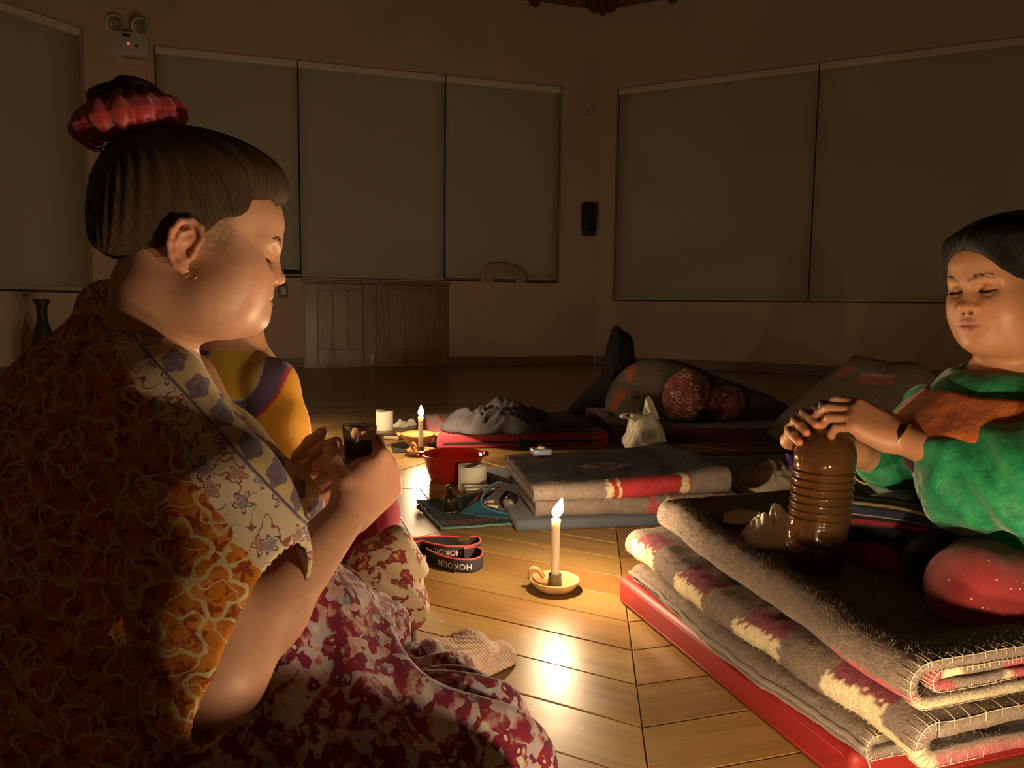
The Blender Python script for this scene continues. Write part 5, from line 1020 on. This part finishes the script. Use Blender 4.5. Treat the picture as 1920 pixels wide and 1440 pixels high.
SH.rc(at(150, 780, 1.10), at(60, 1000, 1.12), .10, .16, .1); SH.rc(at(60, 1000, 1.12), at(60, 1300, 1.1), .16, .19, .1); SH.rc(at(300, 720, 1.2), at(330, 820, 1.28), .06, .10, .05)
SH.rc(at(258, 662, 1.03), shR+V(-.02, .0, -.01), .042, .064, .04)
def sleeve():
    T = Sdf(); a = at(292, 765, .915); b = at(400, 985, .815); c = at(418, 1100, .79); d = at(392, 1285, .745)
    T.rc(a, b, .066, .083, .03); T.rc(b, c, .083, .086, .03); T.rc(c, d, .086, .060, .03); T.rc(b, at(440, 985, .86), .07, .05, .04); return T
SL = sleeve(); h1 = at(546, 1088, .80); h2 = at(376, 1352, .70); hn = np.cross(h2-h1, V(.28, 1, .05)); hn /= np.linalg.norm(hn); hn = hn if hn@(at(600, 1300, .8)-h1) > 0 else -hn
def combine(D, P):
    sh = P.shape[:-1]; Q = P.reshape(-1, 3); Cc = Q.reshape(sh[0], -1, 3).mean(1); d = SL._eval(P, Cc, .08)
    fold = .0045*np.sin((P@e1)*46+2.2*np.sin((P@e2)*17))*np.clip((P[..., 2]-.2)*4, 0, 1)*np.clip(-((P-h1)@hn)*12-.15, 0, 1)
    arm = np.maximum(np.abs(d+fold)-.0036, ((P-h1)@hn).astype(np.float32)); body = D+fold*.8; hk = np.maximum(.05-np.abs(arm-body), 0)/.05
    r = np.minimum(arm, body)-hk*hk*.05*.25*np.clip((P[..., 2]-.42)*10, 0, 1)
    return np.maximum(r, (-d-.0028-.0)*0-1) if False else r
SH.ops.append((lambda P: np.full(P.shape[:-1], .4), (at(400, 1250, .74)+at(300, 760, .9))/2, .33, 0., 'u')); SH.fn(combine)
me, P = SH.mesh(.0031); set_uv(me, np.stack([(P-E0)@e1, (P-E0)@e2], 1)); sh_o = link('shawl', me, w1, M_SHAWL)
hem = [h1+(h2-h1)*t for t in np.linspace(0, 1, 20)]
# --- dress over the lap, scarf-covered knee, trousers and sock
n = NT('dress_print'); o = n.obj(); wob = n.noise(o, 40, 3, col=True); v = n.vmath('ADD', o, n.vmath('SCALE', n.vmath('SUBTRACT', wob, (.5, .5, .5)), scale=.02)); vv = n.vor(v, 75., out=None); cc = n.xyz(vv.outputs['Color']); big = n.noise(v, 24., 3); d_ = vv.outputs['Distance']
pal = n.ramp(n.math('ADD', n.math('MULTIPLY', cc[0], .35), n.math('MULTIPLY', big, .85)), [(0, (.62, .56, .50)), (.38, (.60, .54, .48)), (.46, (.40, .42, .50)), (.54, (.55, .36, .34)), (.62, (.24, .025, .045)), (.70, (.20, .02, .05)), (.78, (.14, .03, .09)), (.84, (.52, .46, .42)), (.92, (.20, .21, .30)), (1., (.45, .33, .10))])
pal = n.mix(n.math('MULTIPLY', n.math('LESS_THAN', d_, .22), n.math('GREATER_THAN', cc[1], .62)), pal, n.ramp(cc[2], [(0, (.62, .55, .48)), (.5, (.36, .03, .06)), (.8, (.18, .18, .27))], 'CONSTANT'))
n.set(col=pal, rough=.85, spec=.15, sheen=.15).bump(n.math('ADD', n.noise(o, 900, 2), n.math('MULTIPLY', n.noise(o, 25, 3), 5.)), .25, .003); M_DRESS = n.m
DR = Sdf(); kneeR = V(-.045, .985, .080)
DR.rc((-.40, 1.02, .17), (-.22, .98, .125), .16, .105, .05); DR.rc((-.22, .98, .125), kneeR, .105, .088, .05); DR.rc(kneeR, (-.13, 1.22, .07), .085, .07, .06); DR.rc((-.42, 1.12, .17), (-.30, 1.25, .17), .14, .09, .06); DR.rc((-.30, 1.08, .24), (-.215, 1.16, .19), .07, .06, .05)
DR.rc((-.32, 1.02, .30), (-.26, 1.05, .22), .085, .09, .06)
def lap(D, P):
    dx = P[..., 0]+.20; dy = P[..., 1]-1.12; ph = np.arctan2(dy, dx); rr_ = np.sqrt(dx*dx+dy*dy); return np.maximum(D+.0125*np.sin(ph*12+3*np.sin(rr_*14)+P[..., 2]*10)*np.clip(rr_*5, 0, 1)*np.clip(1.5-P[..., 2]*3, 0, 1), .004-P[..., 2])
DR.fn(lap); me, P = DR.mesh(.0042); link('dress', me, w1, M_DRESS)
n = NT('scarf_print'); o = n.obj(); wob = n.noise(o, 50, 2, col=True); v = n.vmath('ADD', o, n.vmath('SCALE', n.vmath('SUBTRACT', wob, (.5, .5, .5)), scale=.014)); vv = n.vor(v, 28., out=None); cc = n.xyz(vv.outputs['Color'])
pal = n.ramp(n.noise(v, 38., 3, .6), [(0, (.60, .48, .33)), (.50, (.56, .45, .31)), (.53, (.22, .04, .045)), (.60, (.30, .05, .05)), (.64, (.55, .26, .05)), (.69, (.62, .50, .34))], 'CONSTANT')
X = n.xyz(o); bd_ = n.math('ADD', n.math('MULTIPLY', X[2], 1.), n.math('MULTIPLY', X[0], -1.05)); dots = n.math('LESS_THAN', n.vor(o, 260., rnd=.15), .32); pal = n.mix(n.attr('edge'), pal, n.mix(dots, (.34, .022, .03), (.65, .45, .35)))
n.set(col=pal, rough=.85, spec=.15, sheen=.15).bump(n.noise(o, 900, 2), .2, .001); M_SCARF = n.m
KN = Sdf(); kc_ = V(-.225, 1.36, .20); KN.ell(kc_+V(.005, 0, .02), (.062, .075, .078), None, .02); KN.rc(kc_+V(-.10, -.08, .0), kc_+V(.0, .0, -.03), .06, .068, .04); KN.ell(kc_+V(.012, -.01, -.055), (.052, .06, .05), None, .03)
KN.fn(lambda D, P: np.maximum(D+.006*np.sin((P[..., 0]*.8+P[..., 2]*.5+P[..., 1]*.3)*88+2*np.sin(P[..., 2]*30)), .098+.55*np.abs(P[..., 0]+.195)-P[..., 2])); me, P = KN.mesh(.0034)
ev = (P[:, 2] < .098+.55*np.abs(P[:, 0]+.195)+.017).astype(float); a_ = me.attributes.new('edge', 'FLOAT', 'POINT'); a_.data.foreach_set('value', ev.astype(np.float32)); link('scarf', me, w1, M_SCARF)
M_TROU = fuzzy('plum_leggings', (.11, .065, .085), .9, 300, .25)
TR = Sdf(); TR.rc((-.222, 1.375, .21), (-.205, 1.385, .03), .042, .036, .02); TR.rc((-.42, 1.20, .16), (-.225, 1.37, .20), .09, .05, .04); TR.rc((-.27, 1.25, .10), (-.16, 1.31, .045), .06, .042, .03); TR.fn(lambda D, P: np.maximum(D, .003-P[..., 2])); me, P = TR.mesh(.005); link('leggings', me, w1, M_TROU)
n = NT('sock_knit'); o = n.obj(); wv = n.new('TexWave', wave_type='BANDS', bands_direction='DIAGONAL'); wv.inputs['Scale'].default_value = 70.; wv.inputs['Distortion'].default_value = 1.; n.t.links.new(o, wv.inputs[0]); band_ = n.math('GREATER_THAN', n.noise(n.mapv(o, (1, 1, 1)), 60, 2), .55)
n.set(col=n.mix(wv.outputs[1], n.mix(band_, (.56, .40, .30), (.48, .23, .18)), (.62, .47, .36)), rough=.95, sheen=.2).bump(n.math('ADD', wv.outputs[1], n.noise(o, 500, 2)), .7, .003); M_SOCK = n.m
SO = Sdf(); hl = at(893, 1272, 1.40); an = at(800, 1298, 1.34); ball = at(908, 1242, 1.44); toe = at(936, 1234, 1.46)
an[2] = max(an[2], .045); hl[2] = max(hl[2], .034)
SO.rc(an+V(-.06, -.03, .0), an, .044, .043, .02); SO.rc(an, hl+V(-.02, .0, .012), .043, .040, .03); SO.rc(hl+V(-.01, 0, .01), ball, .036, .036, .03); SO.rc(ball, toe, .036, .027, .02); SO.ell(toe+V(.004, .004, 0), (.028, .03, .026), None, .02)
SO.fn(lambda D, P: np.maximum(D+.0012*np.sin(np.arctan2(P[..., 2]-.06, P[..., 1]-1.42)*40), .003-P[..., 2])); me, P = SO.mesh(.0025); link('sock', me, w1, M_SOCK)
# small glass of dark brew between the hands
gx = V(.06, 0, 1.); gx /= np.linalg.norm(gx); T = lambda z: GLC+gx*z
gl = empty('shot_glass', tuple(T(-.035)), 'small clear glass of dark brew held in both hands', 'glass')
link('glass', mesh(*tube_vf([T(-.036), T(-.0355), T(-.030), T(.021), T(.0225), T(.021), T(-.026), T(-.0265)], [.008, .0165, .0178, .0238, .0232, .0222, .0160, .008], 36)), gl, M_GLASS)
link('brew', mesh(*tube_vf([T(-.0255), T(-.025), T(-.001), T(-.0005), T(-.0005)], [.008, .0157, .0190, .0188, .001], 36)), gl, mat('dark_brew', (.016, .006, .010), .12))
# ------------------------------------------------------------------ the person in the yellow blouse
w2 = empty('person', (-.68, 1.82, 0), 'person in a yellow blouse with a violet collar band, behind the person with the bun', 'person')
R2 = frame(-20, 4); O2 = at(408, 562, 1.82); S = Sdf(); head(S, O2, R2, dict(scale=.97))
nk = at(436, 668, 1.83); S.rc(O2+R2@V(-.03, 0, -.05), nk, .052, .058, .03)
sR2 = at(508, 712, 1.74); sL2 = V(nk[0]-.10, 1.95, sR2[2]); ch2 = V(nk[0], 1.84, .44); S.rc(nk, sR2, .04, .038, .05); S.rc(nk, sL2, .05, .045, .05); S.rc(nk, ch2, .07, .11, .05); S.rc(ch2, V(nk[0], 1.85, .14), .11, .13, .05)
el2 = at(545, 872, 1.70); wr2 = V(-.38, 1.60, .30); S.rc(sR2, el2, .045, .038, .02); S.rc(el2, wr2, .037, .025, .02); hand(S, wr2, V(.6, -.1, -.25), V(.2, -.1, .95), 1, [(15, 20, 15)]*4, [(.7, .6, -.2), (.9, .3, -.2), (.95, .1, -.2)], .95)
me, P = S.mesh(.0045); set_col(me, head_cols(P, O2, R2, .97, V(.50, .26, .16), V(.36, .12, .10), V(.03, .02, .015))); link('body', me, w2, M_SKIN)
HH = Sdf(); HH.ell(O2+R2@V(-.02, 0, .055), (.112, .085, .10), R2, .01); HH.ell(O2+R2@V(.135, 0, -.02), (.108, .3, .106), R2, .01, 's'); me, P = HH.mesh(.005); set_hairuv(me, P, O2, R2, V(-.1, 0, .1)); M_HAIR2 = hair_mat('black_hair', (.006, .005, .005), (.022, .018, .016)); link('hair', me, w2, M_HAIR2)
n = NT('yellow_blouse'); c = n.attr('col'); o = n.obj(); n.set(col=c, rough=.55, sheen=.2, spec=.3).bump(n.math('ADD', n.noise(n.mapv(o, (30, 30, 8)), 1., 3), n.math('MULTIPLY', n.noise(o, 700, 2), .15)), .5, .006); M_YEL = n.m
B = Sdf(); B.rc(nk+V(.0, 0, -.035), sR2+V(0, 0, -.01), .062, .054, .05); B.rc(nk+V(0, 0, -.045), sL2, .072, .062, .05); B.rc(nk+V(0, 0, -.03), ch2, .09, .135, .05); B.rc(ch2, V(nk[0], 1.85, .15), .135, .15, .05); elc = at(532, 800, 1.71); B.rc(sR2+V(0, 0, -.01), elc, .054, .056, .03); B.rc(elc, at(536, 846, 1.70), .056, .062, .02)
cut = at(570, 850, 1.69)
def yb(D, P):
    q = P-nk; hole = np.sqrt(q[..., 0]**2+q[..., 1]**2+(q[..., 2]+.01)**2)-.074; ndl = V(.25, -.1, -1.); ndl /= np.linalg.norm(ndl); lim = np.where(P[..., 0] > nk[0]+.10, (P-cut)@ndl, -1.)
    return np.maximum(np.maximum(D+.004*np.sin(P[..., 0]*75+P[..., 2]*34+2*np.sin(P[..., 2]*20))*np.clip((.56-P[..., 2])*9, 0, 1), -hole), np.where(lim > -.05, lim, -1.))
B.fn(yb); me, P = B.mesh(.0045); yc = at(446, 690, 1.74); q = P-yc; rad = np.sqrt(q[:, 0]**2+(q[:, 1]*.35)**2+q[:, 2]**2)+(P[:, 1] > 1.86)*.05; cc = np.tile(V(.66, .31, .022), (len(P), 1)); cc[rad < .072] = (.62, .40, .045); band_ = (rad > .072) & (rad < .118); cc[band_] = (.10, .07, .15); cc[(rad > .069) & (rad < .074)] = (.5, .45, .42); cc[(rad > .116) & (rad < .124)] = (.38, .03, .05)
set_col(me, cc); link('blouse', me, w2, M_YEL)
TR = Sdf(); kn2 = at(690, 965, 1.60); TR.rc((-.66, 1.80, .13), kn2, .12, .062, .06); TR.rc(kn2, (kn2[0]-.06, 1.66, .05), .060, .045, .03); TR.rc((-.70, 1.95, .12), (-.50, 2.10, .10), .11, .08, .05); TR.fn(lambda D, P: np.maximum(D, .003-P[..., 2])); me, P = TR.mesh(.006); link('trousers', me, w2, fuzzy('crimson_cotton', (.24, .018, .045), .85, 300, .25))
# ------------------------------------------------------------------ the woman in green at the right
SK3 = V(.44, .215, .115)
w3 = empty('person', (.95, 1.45, .2), 'person in a green velvet top with orange collar opening the brown bottle', 'person')
R3 = frame(198, 9, 2); em = at(1824, 545, 1.31); H3 = .95; O3 = em-R3@(V(.098, 0, .0105)*H3); S = Sdf(); head(S, O3, R3, dict(scale=H3, fat=.003, nose=1.35, top=.076))
nk3 = O3+V(.035, .03, -.19); S.rc(O3+R3@V(-.03, 0, -.05), nk3, .054, .062, .03)
lat3 = R3[:, 1]*V(1, 1, 0); lat3 /= np.linalg.norm(lat3); fw3 = R3[:, 0]*V(1, 1, 0); fw3 /= np.linalg.norm(fw3)
sR3 = nk3-lat3*.165+V(0, 0, -.07); sL3 = nk3+lat3*.165+V(0, 0, -.07); ch3 = nk3+V(.01, .01, -.16); S.rc(nk3, sR3, .055, .05, .05); S.rc(nk3, sL3, .055, .05, .05); S.rc(nk3, ch3, .08, .115, .05); S.rc(ch3, ch3+V(.03, .02, -.22), .115, .14, .05)
eR3 = at(1735, 905, 1.62); wR3 = at(1604, 850, 1.512); S.rc(sR3, eR3, .048, .042, .03); S.rc(eR3, wR3, .04, .026, .02)
BT = M0+AX*.44+BX*.195; BT[2] = .2135; btx = V(.045, .0, 1.); btx /= np.linalg.norm(btx); TB = lambda z: BT+btx*z
BPROF = [(.200, .0555), (.212, .0560), (.230, .0535), (.247, .0460), (.263, .0340), (.275, .0230), (.283, .0180), (.30, .0172), (.32, .02), (.40, .02)]
def on_bottle(px, py, gap):                             # where a ray first comes within gap of the bottle
    best = None
    for Y in np.linspace(1.30, 1.50, 400):
        p = at(px, py, Y); z = (p-BT)@btx; rad = np.linalg.norm(p-TB(z)); e = rad-np.interp(z, [a for a, b in BPROF], [b for a, b in BPROF])-gap
        if e <= 0: return p
        if best is None or e < best[0]: best = (e, p)
    return best[1]
tips3 = []; pal3 = wR3+V(-.045, -.012, .022)
for (px, py, ln) in ((1553, 787, 1.), (1531, 797, 1.1), (1512, 811, 1.05), (1498, 829, .85)):
    tp = on_bottle(px, py, .0075); ax_ = TB((tp-BT)@btx); out = (tp-ax_); out[2] = 0; out /= np.linalg.norm(out)+1e-9; K_ = V(tp[0]+.008, tp[1]+.084*ln, tp[2]-.010); J2 = V(tp[0]-.002, tp[1]+.050*ln, tp[2]+.014); J1 = V(tp[0]-.003, tp[1]+.021, tp[2]+.009)
    S.chain([K_, J2, J1, tp], [.0100, .0096, .0088, .0078], .003); S.rc(K_, wR3, .0125, .020, .016); S.rc(K_, pal3, .0115, .022, .016); tips3.append((tp, tp-J1))
S.chain([pal3+V(.0, .0, .01), pal3+V(-.01, -.02, .035), pal3+V(-.022, -.035, .055)], [.016, .0115, .009], .006)
eL3 = at(1945, 925, 1.17); wL3 = at(1690, 822, 1.335); knL3 = at(1592, 772, 1.368); S.rc(sL3, eL3, .048, .042, .03); S.rc(eL3, wL3, .042, .0265, .02)
hand(S, wL3, knL3-wL3, V(-.05, -.72, .70), -1, [(28, 34, 22), (34, 38, 24), (40, 40, 26), (46, 42, 26)], [(.85, -.1, -.75), (.9, -.25, -.6), (.9, -.3, -.5)], .98, .01)
me, P = S.mesh(.0026); cols = head_cols(P, O3, R3, H3, SK3, V(.26, .085, .06), V(.04, .022, .014), .6)
for (tp, dr) in tips3: cols[np.linalg.norm(P-tp, axis=1) < .009] = SK3*V(1.15, .95, .9)
set_col(me, cols); link('body', me, w3, M_SKIN); face_details(w3, O3, R3, H3, mat('black_lash', (.012, .008, .006), .6), 50, 5, -12)
HH = Sdf(); W3_ = lambda p: O3+R3@(V(*p)*H3); HH.ell(W3_((-.004, 0, .056)), (.120, .087, .080), R3, .01); HH.ell(W3_((.045, 0, .090)), (.060, .066, .034), R3, .02); HH.ell(W3_((-.08, 0, .0)), (.06, .075, .08), R3, .03); HH.rc(W3_((.06, -.062, .085)), W3_((.035, -.084, .035)), .022, .024, .02); HH.rc(W3_((.05, .066, .08)), W3_((.02, .086, .02)), .020, .022, .02)
HH.ell(W3_((.142, 0, -.030)), (.112, .071, .110), R3, .012, 's'); HH.ell(W3_((.02, 0, -.10)), (.16, .3, .075), R3, .03, 's'); HH.ell(W3_((-.10, 0, .03)), (.05, .05, .05), R3, .03)
me, P = HH.mesh(.0034); set_hairuv(me, P, O3, R3, V(-.13, 0, .05)); link('hair', me, w3, M_HAIR2)
n = NT('green_velvet'); o = n.obj(); g = n.noise(o, 45, 4, .65); n.set(col=n.ramp(g, [(.3, (.006, .13, .05)), (.55, (.012, .24, .09)), (.8, (.035, .38, .15))]), rough=.55, sheen=.6, sheenr=.35, spec=.3).bump(n.math('ADD', n.noise(o, 400, 2), n.math('MULTIPLY', n.noise(o, 26, 3), 5.)), .35, .004); M_VELV = n.m
TP = Sdf(); TP.rc(nk3+V(0, 0, -.095), sR3, .078, .064, .05); TP.rc(nk3+V(0, 0, -.095), sL3, .078, .064, .05); TP.rc(nk3+V(0, 0, -.095), ch3, .09, .14, .05); TP.rc(ch3, ch3+V(.04, .03, -.20), .145, .17, .05); TP.rc(sR3, eR3, .068, .072, .04); TP.rc(eR3, at(1655, 872, 1.515), .070, .048, .03)
TP.rc(sL3, at(1960, 890, 1.20), .07, .085, .04); TP.rc(at(1960, 890, 1.20), at(1800, 872, 1.285), .085, .068, .04); TP.rc(at(1800, 872, 1.285), at(1752, 848, 1.325), .066, .044, .03); TP.rc(at(1900, 935, 1.2), at(1790, 940, 1.30), .05, .045, .04)
ringR = at(1640, 868, 1.50)
def tf(D, P):
    q = P-nk3; hole = np.sqrt(q[..., 0]**2+q[..., 1]**2+((q[..., 2]-.02)*.9)**2)-.072; a1 = wR3+(eR3-wR3)*.16; d1 = (wR3-eR3)/np.linalg.norm(wR3-eR3); cR = np.where(np.linalg.norm(P-a1, axis=-1) < .10, (P-a1)@d1, -1.)
    a2 = at(1738, 846, 1.325); d2 = (wL3-eL3)/np.linalg.norm(wL3-eL3); cL = np.where(np.linalg.norm(P-a2, axis=-1) < .11, (P-a2)@d2, -1.)
    return np.maximum(np.maximum(D+.005*np.sin(P[..., 0]*60+P[..., 2]*70+2.5*np.sin(P[..., 1]*24)), -hole), np.maximum(np.maximum(cR, cL), .218-P[..., 2]))
TP.fn(tf); me, P = TP.mesh(.0042); link('velvet_top', me, w3, M_VELV)
def ringband(cx, d, r0, r1, w_, m, name, dz=0.):
    d = d/np.linalg.norm(d); u = np.cross(d, Z3); u /= np.linalg.norm(u); v = np.cross(d, u); G = [[cx+d*(t-.5)*w_+(u*cos(a)+v*sin(a))*(r0+(r1-r0)*t) for t in np.linspace(0, 1, 5)] for a in np.linspace(0, 2*pi, 40, endpoint=False)]
    o = link(name, grid_me(np.array(G), closed_u=True), w3, m); o.modifiers.new('t', 'SOLIDIFY').thickness = .003; return o
M_CUFF = fuzzy('dark_plum_cuff', (.035, .018, .03), .8, 300, .3); M_GOLDT = mat('gold_trim', (.62, .42, .12), .5)
ringband(at(1742, 844, 1.335), wL3-eL3, .052, .045, .045, M_CUFF, 'cuff'); ringband(at(1800, 868, 1.29), wL3-eL3, .073, .071, .014, M_GOLDT, 'sleeve_braid'); ringband(wR3+(eR3-wR3)*.22, wR3-eR3, .052, .050, .004, M_GOLDT, 'sleeve_braid')
ringband(wL3+(eL3-wL3)*.02, wL3-eL3, .031, .030, .012, M_GOLD, 'bracelet')
# collar: orange yoke with a pale braided edge, green cowl inside
n = NT('orange_cotton'); o = n.obj(); n.set(col=n.ramp(n.noise(o, 30, 3), [(.3, (.40, .085, .012)), (.7, (.60, .15, .02))]), rough=.75, sheen=.2).bump(n.math('ADD', n.noise(o, 500, 2), n.math('MULTIPLY', n.noise(o, 35, 3), 5.)), .35, .004); M_ORAN = n.m
def collar(prof, m, name, wave=.006, n_=90, trim=None, seed=0, off=V(0, 0, 0)):
    G = []
    for i in range(n_):
        a = 2*pi*i/n_; row = []; k = 1+.05*sin(3*a+seed)
        for j, (r, z) in enumerate(prof):
            lx = (1.0+.10*abs(sin(a))*min(1, r/.15)); p = nk3+off+fw3*r*cos(a)*k*.95+lat3*r*sin(a)*k*lx+V(0, 0, z-(.30*max(0, r-.09)*abs(sin(a)) if r > .09 else 0)+wave*sin(9*a+j+seed)*(j/len(prof))+.010*cos(a)*-1*(r/.1)); row.append(p)
        G.append(row)
    G = np.array(G); G = np.array([cr(g, 4) for g in G]); o = link(name, grid_me(G, closed_u=True), w3, m); o.modifiers.new('t', 'SOLIDIFY').thickness = .004
    if trim: link('collar_braid', mesh(*tube_vf(G[:, -1]+Z3*.002, .0032, 6, True)), o, trim)
    return G
collar([(.122, .030), (.138, .044), (.158, .028), (.180, .008), (.197, -.010), (.206, -.028)], M_ORAN, 'orange_collar', .008, 100, mat('pale_braid', (.62, .54, .40), .8), 1., off=V(-.01, 0, -.022))
collar([(.068, .060), (.084, .086), (.108, .080), (.132, .052), (.150, .016), (.152, -.01)], M_VELV, 'cowl_neck', .008, 90, None, 2., off=V(-.01, 0, -.038))
collar([(.058, .085), (.063, .100), (.070, .095), (.074, .06)], fuzzy('olive_undershirt', (.10, .095, .03), .9), 'undershirt', .003, 60, None, .5, off=V(0, 0, -.036))
# skirt, striped sash, red dotted trousers
SKT = Sdf(); hipc = ch3+V(.03, .03, -.20); SKT.rc(hipc, at(1700, 985, 1.45), .15, .06, .06); SKT.rc(at(1700, 985, 1.45), at(1600, 985, 1.50), .058, .045, .05); SKT.rc(hipc+V(-.02, -.1, -.03), at(1760, 1060, 1.32), .12, .06, .06); SKT.fn(lambda D, P: np.maximum(D+.004*np.sin(P[..., 0]*60+P[..., 1]*30), .216-P[..., 2])); me, P = SKT.mesh(.005); link('skirt', me, w3, fuzzy('black_skirt', (.010, .010, .011), .9, 300, .3))
n = NT('red_dotted'); o = n.obj(); dd = n.math('LESS_THAN', n.vor(o, 75., rnd=.75), .10); n.set(col=n.mix(dd, n.ramp(n.noise(o, 25, 3), [(.3, (.20, .012, .014)), (.7, (.29, .018, .02))]), (.65, .55, .45)), rough=.85, sheen=.25).bump(n.math('ADD', n.noise(o, 500, 2), n.math('MULTIPLY', n.noise(o, 20, 3), 4.)), .3, .004); M_DOT = n.m
PT = Sdf(); k1_ = at(1835, 1112, 1.19); PT.rc(k1_, at(1990, 1140, 1.24), .066, .085, .03); PT.rc(k1_, k1_+V(.10, .20, -.01), .064, .06, .05); PT.ell(k1_+V(.01, .0, .0), (.066, .07, .066), None, .02)
PT.rc(at(1612, 1035, 1.50), at(1680, 1060, 1.44), .052, .058, .03); PT.rc(at(1680, 1060, 1.44), at(1780, 1080, 1.42), .058, .06, .03); PT.fn(lambda D, P: np.maximum(D+.0035*np.sin(P[..., 0]*70-P[..., 2]*60+P[..., 1]*20), .2145-P[..., 2])); me, P = PT.mesh(.0045); link('trousers', me, w3, M_DOT)
n = NT('striped_sash'); uv = n.uv(); X = n.xyz(uv); stp = n.ramp(X[1], [(0, (.03, .028, .03)), (.10, (.30, .02, .04)), (.22, (.30, .02, .04)), (.24, (.012, .012, .014)), (.34, (.35, .32, .28)), (.38, (.02, .025, .07)), (.56, (.012, .012, .014)), (.64, (.45, .36, .16)), (.72, (.012, .012, .014)), (.82, (.10, .11, .08)), (.88, (.012, .012, .014))], 'CONSTANT'); o = n.obj(); n.set(col=stp, rough=.85).bump(n.noise(o, 600, 2), .4, .001); M_SASH = n.m
G = patch([[at(1586, 985, 1.44), at(1680, 992, 1.385), at(1752, 1004, 1.335), at(1800, 1012, 1.31)], [at(1588, 964, 1.44), at(1680, 975, 1.385), at(1754, 990, 1.335), at(1804, 1000, 1.31)], [at(1590, 944, 1.445), at(1680, 955, 1.392), at(1757, 974, 1.342), at(1810, 986, 1.32)], [at(1594, 928, 1.47), at(1684, 938, 1.42), at(1762, 958, 1.37), at(1815, 972, 1.35)]], 10); uvs = np.stack(np.meshgrid(np.linspace(0, 1, G.shape[0]), np.linspace(0, 1, G.shape[1]), indexing='ij'), -1)[..., ::-1]; o2 = link('striped_sash', grid_me(G, uvs), w3, M_SASH); o2.modifiers.new('t', 'SOLIDIFY').thickness = .003
# ------------------------------------------------------------------ the big plastic bottle
bt = empty('brown_bottle', tuple(BT), 'large ribbed plastic bottle of brown liquid standing on the top blanket', 'bottle')
prof = [(0, .006), (.030, .004), (.044, .0), (.0505, .006), (.0535, .016), (.0545, .034)]
z = .034
while z < .085: z += .006; prof.append((.0550-.0015*sin((z-.034)/.051*pi), z))
for i in range(7):                                      # ribs
    z0 = .094+i*.0145; prof += [(.0545, z0), (.0560, z0+.003), (.0560, z0+.007), (.0530, z0+.0095), (.0526, z0+.0115)]
prof += [(.0555, .200), (.0560, .212), (.0535, .230), (.0460, .247), (.0340, .263), (.0230, .275), (.0180, .283), (.0172, .292), (.0195, .294), (.0195, .297), (.0165, .298), (.0160, .308)]
prof = np.array(prof); pr = cr(prof, 3); inner_ = [(max(0, r-.0016), z) for r, z in pr[::-1]]; seg = 72; v = []; ux = V(1, 0, 0); uy = V(0, 1, 0)
for i in range(seg):
    a = 2*pi*i/seg
    for (r, z) in pr:
        sw = 0.
        if .022 < z < .088 and r > .04: sw = .0022*sin(5*a+z*150+1.5*sin(z*120))*sin((z-.022)/.066*pi)
        if z < .03 and r > .02: sw += .0025*cos(5*a)*(1-z/.03)
        p = TB(z)+(ux*cos(a)+uy*sin(a))*(r+sw); v.append(p)
n_ = len(pr); f_ = [(i*n_+k, ((i+1) % seg)*n_+k, ((i+1) % seg)*n_+k+1, i*n_+k+1) for i in range(seg) for k in range(n_-1)]
n = NT('bottle_plastic'); n.set(col=(.62, .34, .13), rough=.07, trans=.92, ior=1.3, spec=.6, coat=.3, coatr=.05); M_BOT = n.m
sho = link('shell', mesh(v, f_), bt, M_BOT); md = sho.modifiers.new('t', 'SOLIDIFY'); md.thickness = .0011; md.offset = -1
lq = [(0, .010)]+[(r-.0022, z) for r, z in pr if .012 < z < .145 and r > .03]+[(.050, .1455), (0, .146)]
n = NT('brown_brew'); n.set(col=(.030, .009, .006), rough=.15, trans=.2, ior=1.33); link('brew', mesh(*[[TB(z)+ux*x+uy*y for x, y, z in lathe_vf(lq, 48)[0]], lathe_vf(lq, 48)[1]]), bt, n.m)
fm_ = [(r-.0022, z) for r, z in pr if .147 < z < .245]; fm_ = [(0, .147)]+fm_+[(0, .246)]
n = NT('brown_froth'); n.set(col=(.15, .058, .014), rough=.4, trans=.3, ior=1.2); link('froth', mesh(*[[TB(z)+ux*x+uy*y for x, y, z in lathe_vf(fm_, 48)[0]], lathe_vf(fm_, 48)[1]]), bt, n.m)
mb = MB(); cp_ = [(0, .300), (.0195, .300), (.0205, .302), (.0205, .318), (.019, .3205), (0, .321)]; vv_, ff_ = lathe_vf(cp_, 40); link('cap', mesh([TB(z)+(ux*x+uy*y)*(1+.02*(i//6 % 2)) for i, (x, y, z) in enumerate(vv_)], ff_), bt, M_BLACK)
